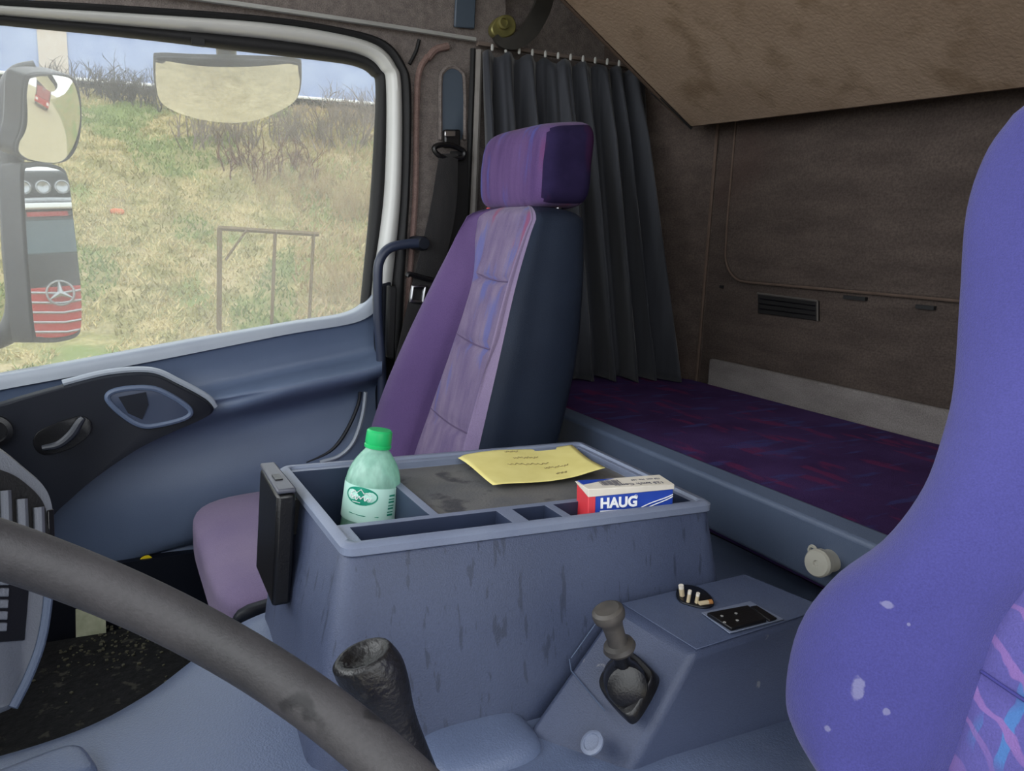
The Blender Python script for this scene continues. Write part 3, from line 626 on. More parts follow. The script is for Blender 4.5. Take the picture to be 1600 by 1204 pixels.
for s, z in ((-.16, ZT), (-.07, ZT-.003), (-.035, ZT-.012), (-.012, ZT-.03), (0, ZT-.06), (.012, ZT-.13), (.02, ZF)): rows.append(shifted(s, z))
bm = B(); cols = [cr([r[j] for r in rows], 60) for j in range(60)]; grid(bm, [[cols[j][i] for j in range(60)] for i in range(60)])
ec = thing('engine_cover', 'moulded blue-grey engine cover between the seats under the consoles', 'engine cover', (.2, .6, ZF))
obj('cover_shell', bm, M['tunnel'], ec, auto=80)
q = PZ(120, 1185, ZT); bm = B(); sbox(bm, (q.x-.035, q.y-.03, ZT-.006), (.05, .03, .022), 5, Matrix.Rotation(.3, 3, 'Z'), 10); obj('moulded_ridge', bm, M['tunnel'], ec, auto=80)
q = PZ(735, 1150, ZT); bm = B(); sbox(bm, (q.x, q.y-.01, ZT-.012), (.06, .05, .028), 3.5, None, 12); obj('gaiter_mound', bm, M['tunnel'], ec, auto=80)
q = PZ(500, 1160, ZT)
pass

# storage console
sc = thing('storage_console', 'tall blue-grey storage console with an open tray top between the seats', 'console', (.4, .78, ZT))
zt = -.28
T = {'fl': V((.183, .921, zt)), 'nl': V((.186, .652, zt)), 'nr': V((.592, .618, zt)), 'fr': V((.596, .893, zt))}
Bt = {'fl': V((.160, .955, ZT-.015)), 'nl': V((.138, .602, ZT-.005)), 'nr': V((.632, .586, ZT-.005)), 'fr': V((.63, .93, ZT-.01))}
def ringpts(d, z=None, inset=0, r=.022, n=6):
    k = ['nl', 'nr', 'fr', 'fl']; c = sum((d[a] for a in k), V((0, 0, 0)))/4; out = []
    P_ = []
    for a in k:
        p = d[a].copy(); s = V((1 if p.x > c.x else -1, 1 if p.y > c.y else -1, 0)); p -= s*inset; P_.append(p)
    for i in range(4):
        p, a, b = P_[i], P_[i-1], P_[(i+1) % 4]; u, w = norm(a-p), norm(b-p)
        for j in range(n+1):
            t = j/n; q = (p+u*r)*(1-t)**2+p*2*t*(1-t)+(p+w*r)*t*t; out.append(V((q.x, q.y, q.z if z is None else z)))
    return out
rows = [ringpts(Bt, r=.035), [a.lerp(b, .5) for a, b in zip(ringpts(Bt, r=.035), ringpts(T, r=.016))], [a.lerp(b, .93) for a, b in zip(ringpts(Bt, r=.035), ringpts(T, r=.016))], ringpts(T, zt-.012, -.001, .014), ringpts(T, zt-.010, -.004, .014), ringpts(T, zt-.003, -.004, .014), ringpts(T, zt, .000, .012), ringpts(T, zt, .006, .010), ringpts(T, zt-.003, .008, .010)]
bm = B(); grid(bm, rows[:4], True); obj('console_body', bm, M['side'], sc, auto=60)
bm = B(); grid(bm, rows[3:], True); obj('console_rim', bm, M['tray'], sc, auto=50)
# the tray insert: cells with their own floor depth
def wx(y): return 0  # tray lines run along X, the short walls lean a little
def tp(x, y):        # unit (0..1, 0..1) on the tray plane, x along the long side, y from near to far
    a = T['nl'].lerp(T['nr'], x); b = T['fl'].lerp(T['fr'], x); return a.lerp(b, y)
xs = [.018, .045, .255, .28, .425, .445, .47, .565, .59, .64, .965, .985]
ys = [.03, .055, .19, .225, .30, .93, .975]
def depth(i, j):
    x = (xs[i]+xs[i+1])/2; y = (ys[j]+ys[j+1])/2
    if .055 < y < .19:
        if .045 < x < .425: return -.05
        if .47 < x < .565: return -.05
        if .59 < x < .965: return -.06
    if y > .225 and y < .93:
        if x < .255 and x > .018: return -.108
        if .28 < x < .965: return -.012
    if .225 < y < .93 and x < .28: return -.004
    return -.003
bm = B(); NX, NY = len(xs)-1, len(ys)-1; H = [[depth(i, j) for j in range(NY)] for i in range(NX)]
def P3(i, j, h):
    p = tp(xs[i], ys[j]); return V((p.x, p.y, zt+h))
for i in range(NX):
    for j in range(NY):
        h = H[i][j]; f = bm.faces.new([bm.verts.new(P3(a, b, h)) for a, b in ((i, j), (i+1, j), (i+1, j+1), (i, j+1))])
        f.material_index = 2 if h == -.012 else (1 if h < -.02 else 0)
        for (di, dj, e) in ((1, 0, ((i+1, j), (i+1, j+1))), (0, 1, ((i, j+1), (i+1, j+1)))):
            if i+di < NX and j+dj < NY and abs(H[i+di][j+dj]-h) > 1e-6:
                h2 = H[i+di][j+dj]; (a, b), (c, d) = e
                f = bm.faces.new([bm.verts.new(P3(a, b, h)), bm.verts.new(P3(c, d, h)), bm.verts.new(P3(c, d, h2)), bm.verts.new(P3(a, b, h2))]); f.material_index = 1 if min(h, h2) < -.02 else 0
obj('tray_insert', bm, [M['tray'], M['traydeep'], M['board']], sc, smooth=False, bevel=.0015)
# black holder clipped on the front end
hd = thing('black_holder', 'narrow black plastic holder clipped to the front end of the storage console', 'holder', (.165, .845, -.40))
hx = [(.158, .80), (.182, .80), (.184, .895), (.158, .895)]
def hz(z, s=0): return [V((x+(-.0 if k in (1, 2) else 0), y, z)) for k, (x, y) in enumerate(hx)]
bm = B(); h1 = PX(418, 737, .163); hb_ = [V((.152, .790, -.272)), V((.172, .790, -.272)), V((.172, .905, -.275)), V((.155, .905, -.275))]
ht_ = [p+V((-.008, 0, -.125)) for p in hb_]; hexa(bm, ht_+hb_); obj('holder_body', bm, M['black'], hd, bevel=.004)
bm = B(); hexa(bm, [p+V((0, 0, .0005)) for p in hb_]+[p+V((0, 0, .006)) for p in hb_]); obj('holder_lid', bm, mat('holder_grey', '4a4c56', '565862', rough=.4), hd, bevel=.002)
bm = B(); box(bm, (.157, .825, -.2675), (.165, .845, -.2655)); obj('lid_slot', bm, M['black'], hd)
bm = B(); box(bm, (.166, .82, -.33), (.182, .88, -.29)); obj('holder_clip', bm, M['black'], hd)

# bottle
axis = norm((.13, .0, 1)); bo = V((.256, .832, zt-.106))
bt = thing('water_bottle', 'small pale green plastic water bottle standing in the console tray', 'bottle', bo)
K = .94
prof = [(0, .012), (.001, .027), (.006, .031), (.03, .0315), (.06, .031), (.085, .0315), (.098, .0318), (.108, .0312), (.119, .0285), (.129, .0235), (.137, .0180), (.143, .0135), (.147, .0125), (.153, .0125)]
bm = B(); lathe(bm, bo, axis, cr([V((a, b, 0)) for a, b in prof], 50) and [(v.x, v.y) for v in cr([V((a, b, 0)) for a, b in prof], 50)], 40); obj('bottle_body', bm, M['bottle'], bt, auto=80)
bm = B(); lathe(bm, bo+axis*.145, axis, [(0, .0155), (.003, .0158), (.004, .0145), (.006, .0152), (.019, .0148), (.021, .013)], 32); obj('bottle_cap', bm, M['capgreen'], bt)
u_, w_, _ = frame_of(axis)
def cyl(h, ang, r):
    """point on the bottle wall: ang 0 faces the camera"""
    f = norm(V((-bo.x, -bo.y, 0))); s = axis.cross(f); f = s.cross(axis)
    return bo+axis*h+(f*math.cos(ang)+s*math.sin(ang))*r
bm = B(); grid(bm, [[cyl(h, -2.6+5.2*i/40, .0323) for i in range(41)] for h in (.062, .075, .09, .104)]); lb = obj('bottle_label', bm, M['label'], bt)
def patch(pts, r=.0327, n=1):
    return [cyl(h, a, r) for a, h in pts]
bm = B(); o_ = [(-.42+.62*math.cos(t), .0935+.0105*math.sin(t)) for t in [2*PI*i/32 for i in range(32)]]
vs = [bm.verts.new(p) for p in patch(o_)]; c = bm.verts.new(patch([(-.42, .0935)], .0331)[0])
for i in range(32): bm.faces.new([vs[i], vs[(i+1) % 32], c])
em = obj('label_emblem', bm, M['labelgreen'], lb)
bm = B(); zig = [(-.80, .0955), (-.66, .099), (-.56, .097), (-.42, .1015), (-.30, .097), (-.20, .0985), (-.06, .0955)]
tube(bm, patch(zig, .0334), .0005, n=5); obj('mountain_mark', bm, M['cardwhite'], em)
bm = B(); scr = [(-.82+.052*i, .0915+.0022*math.sin(i*2.1)+.001*math.sin(i*.9)) for i in range(16)]
tube(bm, cr(patch(scr, .0334), 50), .0006, n=5); obj('script_mark', bm, M['cardwhite'], em)
bm = B(); tube(bm, patch([(-.7, .086), (-.4, .086)], .0334), .0004, n=5); obj('script_mark', bm, M['cardwhite'], em)
for k in range(7):
    bm = B(); h0 = .072+k*.0038; plate(bm, patch([(.62, h0), (.88, h0), (.88, h0+(.0012 if k % 2 else .002)), (.62, h0+(.0012 if k % 2 else .002))], .0328), (0, -.0002, 0)); obj('barcode_bar', bm, M['labelgreen'], lb)
bm = B(); tube(bm, lin(patch([(-.8, .072), (-.3, .071), (.3, .071)], .0329), 12), .0005, n=5); obj('label_line', bm, M['labelgreen'], lb)

# yellow paper
pp = [PZ(710, 716, zt-.008), PZ(893, 699, zt-.006), PZ(945, 742, zt-.003), PZ(770, 762, zt-.006)]
rows = []
for i in range(20):
    s = i/19; r = []
    for j in range(24):
        t = j/23; p = pp[0].lerp(pp[1], t).lerp(pp[3].lerp(pp[2], t), s)
        r.append(p+V((0, 0, .003+.0022*math.sin(t*6+s*1.5)+.0018*math.sin(s*5+t*2)+.003*max(0, t-.75)*4*s)))
    rows.append(r)
bm = B(); grid(bm, rows); pn = obj('paper_note', bm, M['yellow'], label='creased yellow paper note lying on the dusty console board', cat='note')
m_ = pn.modifiers.new('solid', 'SOLIDIFY'); m_.thickness = .0004
def onpaper(t, s):
    i, j = s*19, t*23; i0, j0 = min(int(i), 18), min(int(j), 22); a, b = i-i0, j-j0
    return rows[i0][j0].lerp(rows[i0][j0+1], b).lerp(rows[i0+1][j0].lerp(rows[i0+1][j0+1], b), a)+V((0, 0, .0009))
for t0, t1, s0 in ((.38, .50, .10), (.40, .62, .30), (.30, .66, .48), (.58, .80, .60), (.62, .72, .80)):
    bm = B(); n = 26; tube(bm, [onpaper(t0+(t1-t0)*k/n, s0+.018*math.sin(k*1.9)+.01*math.sin(k*.7)) for k in range(n+1)], .00045, n=4); obj('pencil_writing', bm, M['ink'], pn)

# tachograph chart box
f0 = PY(920, 765, .655); f1 = PZ(1052, 757, f0.z); ex = norm(f1-f0); ey = norm(V((0, 0, 1)).cross(ex)); W = (f1-f0).length
ez = norm(V((0, 0, 1))); DP, HH = .034, .062
ez = norm(ez+ey*.10)
cb = thing('chart_box', 'small blue, red and cream cardboard box stuck in the console slot beside the paper', 'box', f0+ex*W/2-ez*HH)
def bp(x, y, z): return f0+ex*x+ey*y-ez*z
bm = B(); hexa(bm, [bp(0, 0, HH), bp(W, 0, HH), bp(W, DP, HH), bp(0, DP, HH), bp(0, 0, 0), bp(W, 0, 0), bp(W, DP, 0), bp(0, DP, 0)]); obj('carton', bm, M['cardblue'], cb, bevel=.0008)
bm = B(); hexa(bm, [bp(-.0006, -.0004, HH), bp(.008, -.0006, HH), bp(.008, DP, HH), bp(-.0006, DP, HH), bp(-.0006, -.0004, .001), bp(.008, -.0006, .001), bp(.008, DP, .001), bp(-.0006, DP, .001)]); obj('red_end', bm, M['cardred'], cb, bevel=.0008)
bm = B(); hexa(bm, [bp(-.001, -.001, .008), bp(W+.001, -.001, .005), bp(W+.001, DP+.001, .003), bp(-.001, DP+.001, .003), bp(-.001, -.001, -.001), bp(W+.001, -.001, -.001), bp(W+.001, DP+.001, -.001), bp(-.003, DP+.001, .001)])
fl = obj('lid_flap', bm, M['cream'], cb, bevel=.0008)
bm = B(); box(bm, (0, 0, 0), (1, 1, 1)); bm.free()
def tape(bm, x0, x1, z0, z1, y=-.0012): plate(bm, [bp(x0, y, z0), bp(x1, y, z0), bp(x1, y, z1), bp(x0, y, z1)], ey*.0004)
obj('brand_lettering', text_bm('HAUG', .0155, bp(.013, -.0012, .0205), ex, ez, .0003, bold=.0006), M['cardwhite'], cb, smooth=False)
obj('registered_mark', text_bm('\u00ae', .006, bp(.053, -.0012, .0125), ex, ez, .0002), M['cardwhite'], cb, smooth=False)
bm = B(); tape(bm, .013, .045, .0235, .0255); obj('print_line', bm, M['cardwhite'], cb, smooth=False)
for k, dz in enumerate((0, .0045)):
    bm = B(); tube(bm, cr([bp(.054, -.0012, .026+dz), bp(.072, -.0012, .019+dz*.8), bp(.092, -.0012, .0135+dz*.6), bp(W-.001, -.0012, .0105+dz*.5)], 24), .0006, n=5); obj('swoosh', bm, M['cardwhite'], cb)
# printed top (reads upside down from the driver side)
obj('top_lettering', text_bm('125 km/h Combi', .0088, bp(W-.008, .010, -.0013), -ex, -ey, .0002), M['print'], fl, smooth=False)
obj('top_lettering', text_bm('125 mm  No. 100', .005, bp(W-.006, .022, -.0013), -ex, -ey, .0002), M['print'], fl, smooth=False)
for k in range(11):
    bm = B(); x0 = .020+k*.0022; plate(bm, [bp(x0, .008, -.0013), bp(x0+(.0014 if k % 3 else .0007), .008, -.0013), bp(x0+(.0014 if k % 3 else .0007), .024, -.0013), bp(x0, .024, -.0013)], ez*.0002); obj('barcode_bar', bm, M['print'], fl, smooth=False)

# parking brake console
pc = thing('brake_console', 'low blue-grey console with a sloped face beside the driver seat', 'console', (.5, .54, ZT))
A, D_ = PZ(962, 943, -.37), PZ(1085, 1020, -.37); Bk, C_ = PZ(1165, 895, -.37), V((.665, .50, -.37))
FL, FR = PZ(818, 1148, ZT), PZ(958, 1256, -.50)
bm = B(); hexa(bm, [FL, FR, V((.70, .475, -.50)), V((.70, .615, -.50)), A, D_, C_, Bk]); body = obj('console_body', bm, M['lowside'], pc, bevel=.007, seg=3)
tn = .0012
def top_in(p, c, k): return p.lerp(c, k)
cc = (A+Bk+C_+D_)/4
bm = B(); plate(bm, [top_in(p, cc, .06)+V((0, 0, .0)) for p in (A, Bk, C_, D_)], (0, 0, tn)); obj('top_panel', bm, M['boxtop'], pc, bevel=.001)
sn = norm((D_-A).cross(FL-A)); sn = sn if sn.x < 0 else -sn
def onslope(px, py):
    r = ray(px, py); return r*(sn.dot(A)/sn.dot(r))
ax1 = norm(D_-A); ax2 = sn.cross(ax1); ax2 = ax2 if ax2.z > 0 else -ax2
bm = B(); tube(bm, [onslope(a, b)+sn*.0006 for a, b in ((890, 1030), (893, 1048), (945, 1110))], .0007, n=5); tube(bm, [onslope(a, b)+sn*.0006 for a, b in ((893, 1028), (940, 962))], .0006, n=5); obj('face_seam', bm, M['plastic_door'], pc)
bm = B(); lathe(bm, onslope(925, 1160)-sn*.001, sn, [(0, .0115), (.002, .0115), (.003, .0095), (.003, .008), (.0015, .0075)], 28); obj('screw_cap', bm, M['tray'], pc)
# brake valve lever
bl = thing('brake_lever', 'black hand brake lever with a mushroom knob on the sloped console face', 'lever', onslope(985, 1085))
hp = onslope(992, 1080); rt = rmat(ax1, ax2)
oc = cr([onslope(a, b) for a, b in ((968, 1030), (990, 1022), (1022, 1048), (1030, 1066), (1012, 1104), (992, 1130), (975, 1122), (946, 1088), (944, 1064))], 48, True)
bm = B(); cushion(bm, oc, sn*.012, 4, .10); obj('valve_plate', bm, M['black'], bl)
vx = norm(ax1*.75+sn*.55-ax2*.25); vc = hp+sn*.014
bm = B(); lathe(bm, vc-vx*.022-ax1*.004, vx, [(0, .012), (.002, .019), (.012, .020), (.014, .0188), (.016, .020), (.032, .020), (.038, .018), (.041, .012)], 32); obj('valve_drum', bm, M['black'], bl)
k0, k1, k2 = vc-vx*.006+sn*.004, PD(968, 1012, (hp-V((0, 0, 0))).length*.93), None
dep = _x[2]*hp.x+_y[2]*hp.y+_z[2]*hp.z
k1 = PD(967, 1008, dep-.022); k2 = PD(948, 950, dep-.034); kdv = norm(k2-k1); ln = (k2-k1).length
bm = B(); tube(bm, [k0, k1], [.009, .007], n=16); obj('lever_stem', bm, M['black'], bl)
bm = B(); lathe(bm, k1-kdv*.006, kdv, [(0, .008), (.001, .0135), (.004, .0152), (.008, .0138), (.010, .0095), (.014, .0088), (ln*.62, .0092), (ln*.80, .0105), (ln*.90, .0142), (ln*1.0, .0150), (ln*1.10, .0142), (ln*1.15, .011), (ln*1.13, .002)], 32); obj('lever_knob', bm, mat('worn_lever_knob', '2c2a29', '4a4642', scale=40, rough=.5), bl)
# ashtray recess, butts and switch on the top
ac = PZ(1086, 930, -.3685)
at_ = thing('ashtray', 'small round black ashtray sunk in the top of the brake console', 'ashtray', ac)
def ontop(px, py, z=-.3675): return PZ(px, py, z)
oa = cr([ontop(a, b) for a, b in ((1058, 926), (1066, 915), (1090, 918), (1108, 930), (1114, 944), (1100, 949), (1076, 944), (1062, 938))], 32, True)
bm = B(); cushion(bm, oa, (0, 0, .0015), 2, .04); obj('ashtray_bowl', bm, M['black'], at_)
bm = B(); tube(bm, oa, .0012, n=6, closed=True); obj('ashtray_rim', bm, M['plastic_dark'], at_)
LB = [((1066, 930), (1064, 914), 'cigarette butt standing at the left edge of the ashtray'), ((1075, 940), (1078, 922), 'pale cigarette butt leaning upright in the middle of the ashtray'),
      ((1088, 941), (1091, 926), 'short cigarette butt right of the middle of the ashtray'), ((1092, 943), (1112, 940), 'flattened brown-tipped cigarette butt at the right end of the ashtray')]
for k, (p, q, l) in enumerate(LB):
    a = ontop(*p, -.3655); b = ontop(*q, -.3655) if k == 3 else PD(q[0], q[1], (a.x*_x[2]+a.y*_y[2]+a.z*_z[2])-.004)
    r = .0028 if k in (0, 3) else .0019
    t = thing('cigarette_butt', l, 'cigarette butt', a, group='cigarette butts in the console ashtray')
    bm = B(); tube(bm, [a, a.lerp(b, .7)], r, n=10); obj('butt_paper', bm, M['butt'], t)
    bm = B(); tube(bm, [a.lerp(b, .7), b], r*1.03, n=10); obj('butt_filter', bm, M['filter'] if k == 3 else M['cream'], t)
sw = thing('switch_panel', 'black switch panel with four small dots set in the brake console top', 'switch', ontop(1160, 970))
so_ = [ontop(a, b) for a, b in ((1096, 958), (1172, 940), (1224, 968), (1140, 990))]
bm = B(); plate(bm, so_, (0, 0, .0012)); obj('switch_recess', bm, M['tray'], sw, bevel=.0005)
so_ = [ontop(a, b, -.366) for a, b in ((1104, 962), (1168, 950), (1198, 972), (1142, 986))]
bm = B(); plate(bm, so_, (0, 0, .004)); obj('switch_plate', bm, M['black'], sw, bevel=.001)
so_ = [ontop(a, b, -.366) for a, b in ((1172, 950), (1182, 948), (1214, 968), (1202, 972))]
bm = B(); plate(bm, so_, (0, 0, .0025)); obj('switch_rocker', bm, M['black'], sw, bevel=.001)
for a, b in ((1128, 962), (1150, 958), (1132, 972), (1152, 969)):
    bm = B(); lathe(bm, ontop(a, b, -.3617), (0, 0, 1), [(0, .0016), (.0005, .0016)], 10); obj('switch_dot', bm, mat('dot_grey', '8a8a88', '929290', rough=.6), sw)

# gear lever
gl = thing('gear_lever', 'black gear lever with a scooped knob behind the steering wheel rim', 'lever', PZ(655, 1230, ZT))
g0, g1 = PD(585, 1034, .57), PD(664, 1235, .60)
gd = norm(g0-g1); gl_ = (g0-g1).length
bm = B(); u, w, d = frame_of(gd)
side = norm(V((_x[0], _y[0], _z[0])));  # image right in world space
prof = [(0, .015, .015), (.2*gl_, .0145, .0145), (.45*gl_, .0148, .0145), (.62*gl_, .0168, .016), (.78*gl_, .0215, .020), (.90*gl_, .0245, .0215), (.98*gl_, .0250, .022), (1.05*gl_, .0235, .0215)]
s1 = norm(side-gd*side.dot(gd)); s2 = gd.cross(s1); rows = []
pv = cr([V(p) for p in prof], 40)
for v in pv: rows.append([g1+gd*v.x+s1*(v.y*math.cos(t)-.006*(v.x/gl_)**3)+s2*v.z*math.sin(t) for t in [2*PI*j/36 for j in range(36)]])
for k, (h, s) in enumerate(((1.075, .90), (1.078, .78), (1.05, .62), (1.03, .40), (1.02, .15))):
    rows.append([g1+gd*h*gl_+s1*(.0235*s*math.cos(t)-.006)+s2*.0215*s*math.sin(t) for t in [2*PI*j/36 for j in range(36)]])
vs = grid(bm, rows, True); cap(bm, vs[0]); cap(bm, vs[-1]); obj('gear_knob', bm, M['knob'], gl, auto=60)
bm = B(); g2 = V((g1.x+.004, g1.y-.01, ZT-.01)); tube(bm, [g2, g1+gd*.01], [.013, .012], n=14); obj('gear_shaft', bm, M['black'], gl)

# ================================================================ STEERING WHEEL
C0 = V((-.044, .225, -.17)); tt = .55; Rw = .222; n_ = V((math.sin(tt), 0, math.cos(tt))); a_ = V((0, 1, 0)).cross(n_); a_.normalize(); b_ = n_.cross(a_)
swh = thing('steering_wheel', 'large grey leather-rimmed steering wheel crossing the lower left foreground', 'steering wheel', C0-n_*.08)
bm = B(); tube(bm, [C0+(a_*math.cos(t)+b_*math.sin(t))*Rw for t in [2*PI*i/120 for i in range(120)]], .0145, n=20, closed=True); obj('wheel_rim', bm, M['wheel'], swh, auto=80)
bm = B(); lathe(bm, C0-n_*.09, n_, [(0, .05), (.02, .085), (.05, .09), (.062, .08), (.066, .05)], 40); obj('wheel_hub', bm, M['dashblue'], swh)
for k in (0, 1, 2, 3):
    t = math.radians([112, 248, 160, 200][k]); p = C0+(a_*math.cos(t)+b_*math.sin(t))*Rw; q = C0+(a_*math.cos(t)+b_*math.sin(t))*.07-n_*.05
    bm = B(); tube(bm, [q, q.lerp(p, .6)-n_*.01, p], [.022, .016, .012], n=12, flat=.5); obj('wheel_spoke', bm, M['plastic_dark'], swh)
cl = thing('steering_column', 'dark blue steering column shroud under the steering wheel', 'steering column', C0-n_*.5)
bm = B(); lathe(bm, C0-n_*.48+V((0, 0, 0)), n_, [(0, .06), (.2, .07), (.36, .065), (.38, .05)], 24); obj('column_shroud', bm, M['dashblue'], cl)

# ================================================================ DASHBOARD
db = thing('dashboard', 'grey dashboard edge with air vent behind the steering wheel', 'dashboard', (-.3, .5, ZF))
def dp(px, py, d=0):                       # the instrument stack face: a plane turned toward the driver
    r = ray(px, py); P0 = PY(75, 800, .80); nn = norm(V((.62, -.75, .22)))
    return r*((nn.dot(P0)+d)/nn.dot(r))
face = [(-140, 640), (-60, 665), (0, 700), (35, 728), (66, 756), (78, 785), (80, 820), (80, 900), (74, 960), (60, 1010), (40, 1060), (10, 1110), (-140, 1140)]
dn = norm(V((.62, -.75, .22)))
bm = B(); ol = cr([dp(*p) for p in face], 70); back = [p-dn*.02+V((-.25, .10, -.01)) for p in ol]
inner = [p+dn*.008+(dp(-60, 880)-p)*.05 for p in ol]
grid(bm, [back, [p-dn*.012 for p in ol], ol, inner], True); cap(bm, [v for v in bm.verts if 0] or []) if 0 else None
bm.verts.ensure_lookup_table(); bm.faces.new(bm.verts[-70:]); obj('dash_body', bm, M['dash'], db, auto=50)
bm = B(); ol2 = [p-dn*.012+V((-.004, .012, 0)) for p in ol]; grid(bm, [[p+V((-.25, .14, -.03)) for p in ol2], [p for p in ol2]], True); obj('dash_side', bm, M['dashblue'], db, auto=50)
# lower trim curve
bm = B(); tube(bm, cr([dp(a, b, .010) for a, b in ((78, 900), (72, 960), (62, 1010), (42, 1062), (20, 1105))], 24), .004, n=8); obj('dash_trim', bm, M['dashblue'], db)
av = [(-120, 705), (0, 735), (40, 758), (64, 785), (70, 815), (66, 862), (-120, 860)]
bm = B(); plate(bm, cr([dp(a, b, .007) for a, b in av], 50, True), dn*.003); vo = obj('air_vent', bm, M['blackmat'], db)
for k in range(6):
    x0 = 60-k*26; y0 = 792-k*13; bm = B()
    sl_ = [dp(x0, y0, .012), dp(x0+3, y0+72+k*2, .012)]
    tube(bm, lin(sl_, 6), .0085, n=10, flat=.55); obj('vent_slat', bm, M['dash'], vo)
bm = B(); plate(bm, [dp(a, b, .008) for a, b in ((-100, 880), (46, 880), (36, 1000), (-100, 1010))], dn*.003); obj('switch_strip', bm, M['black'], db, bevel=.001)
for k in range(6):
    bm = B(); y0 = 882+k*18; plate(bm, [dp(a, b, .0105) for a, b in ((-60, y0), (14-k, y0), (13-k, y0+14), (-60, y0+14))], dn*.003); obj('dash_button', bm, M['dash'], db, bevel=.001)
bm = B(); plate(bm, [dp(a, b, .004) for a, b in ((68, 798), (78, 795), (80, 850), (70, 855))], dn*.006); obj('vent_lever', bm, M['black'], db, bevel=.001)
# dash top across the cab (under the windscreen)
bm = B(); box(bm, (-.95, -.15, -.62), (-.42, 1.62, -.24)); obj('dash_top', bm, M['dashblue'], db, bevel=.03, seg=3)

# ================================================================ FOOTWELL
bm = B(); box(bm, (-.35, .86, ZF+.0005), (.16, 1.60, ZF+.012)); obj('floor_mat', bm, M['mat'], label='dirty black ribbed rubber mat in the passenger footwell', cat='mat', bevel=.004)
q = PY(142, 985, 1.595); q.z = ZF+.012; bm = B(); plate(bm, [q+V(p) for p in ((-.026, 0, 0), (.026, -.004, 0), (.027, .016, .052), (-.024, .018, .05))], (0, -.001, .001)); obj('paper_scrap', bm, M['scrap'], label='pale square paper scrap leaning at the far end of the black footwell mat', cat='paper', smooth=False)
q = PZ(180, 1012, ZF+.013); bm = B()
for k in range(160):
    c = q+V((random.gauss(0, .07), random.gauss(0, .06), 0)); s = random.uniform(.0008, .0028); obox(bm, c+V((0, 0, s*.5)), (s, s*random.uniform(.5, 1.2), s*.5), Matrix.Rotation(random.random()*3, 3, 'Z'))
obj('floor_crumbs', bm, mat('grey_dirt', '5a5848', '6a6856', rough=.9, scale=30), label='pale crumbs and dirt scattered over the footwell mat', cat='dirt', kind='stuff', smooth=False)

# ================================================================ OUTSIDE
ZG = -2.05
def hill(x, y):
    t = (y-13.2+.12*x)/14.5; t = min(1, max(0, t)); s = t*t*(3-2*t)
    t2 = t**.85
    return ZG+(.55*s+.45*t2)*6.0+.25*noise.noise(V((x*.35, y*.35, 0)))*min(1, t*5)+.10*noise.noise(V((x*1.1, y*1.1, 3)))*min(1, .3+t*5)
rows = []
for i in range(110):
    y = 9.5+ (i/109)**1.1*33; rows.append([V((-16+40*j/99, y, hill(-16+40*j/99, y))) for j in range(100)])
m = mat('grassy_bank', '8c8260', 'a4966e', c3='827e54', scale=1.5, rough=.95, spec=.1, bump=1, bscale=12, fine=.35, fscale=18)
layer(m, '6c7c48', .5, (1, 1, 1), .50, .64, .8); layer(m, 'ac9c7c', 1.1, (1, 1, 1), .56, .68, .7, offset=(5, 3, 2))
bm = B(); grid(bm, rows); struct('ground', bm, m)
bm = B(); box(bm, (-16, -14, ZG-.3), (40, 40, ZG-.02)); struct('ground_gravel', bm, mat('pale_gravel', 'a89a7c', 'b8aa8c', scale=3, rough=.95, fine=.3, fscale=20))
# grass blades
bm = B(); rg = random.Random(3); mats_i = 0
def blade(c, h, w, lean, mi):
    a = rg.random()*PI; d = V((math.cos(a), math.sin(a), 0))*w; l = V((rg.uniform(-1, 1), rg.uniform(-1.2, .4), 0))*lean
    v = [bm.verts.new(c-d), bm.verts.new(c+d), bm.verts.new(c+l*.5+d*.6+V((0, 0, h*.6))), bm.verts.new(c+l+V((0, 0, h)))]
    f = bm.faces.new(v); f.material_index = mi
for k in range(44000):
    y = 11+rg.random()**.8*17; x = -1.5-y*.04+rg.random()*(2.5+y*.33)
    pth = abs(x+.35+ (y-11)*.02)
    g = noise.noise(V((x*.5, y*.4, 8))); g2 = noise.noise(V((x*1.6, y*1.6, 20)))
    if y < 14.5 and x < .2 and g2 < .15: continue
    mi = 0 if g > .12 else (1 if g2 > -.1 else 2)
    if x > y*.22: mi = rg.choice((1, 2, 3))
    h = rg.uniform(.05, .13)*(1.8 if mi == 3 else 1)
    blade(V((x, y, hill(x, y)-.01)), h, rg.uniform(.010, .026), h*.9, mi)
obj('grass', bm, [mat('green_grass', '72844a', '828f56', rough=.9, scale=2), mat('dry_straw', 'b4a678', 'c4b688', rough=.9, scale=2), mat('olive_grass', '8a844e', '98905e', rough=.9, scale=2), mat('brown_reed', 'a08a66', 'b09a74', rough=.9, scale=2)],
    label='rough green and straw-yellow grass covering the bank outside the window', cat='grass', kind='stuff', smooth=False)
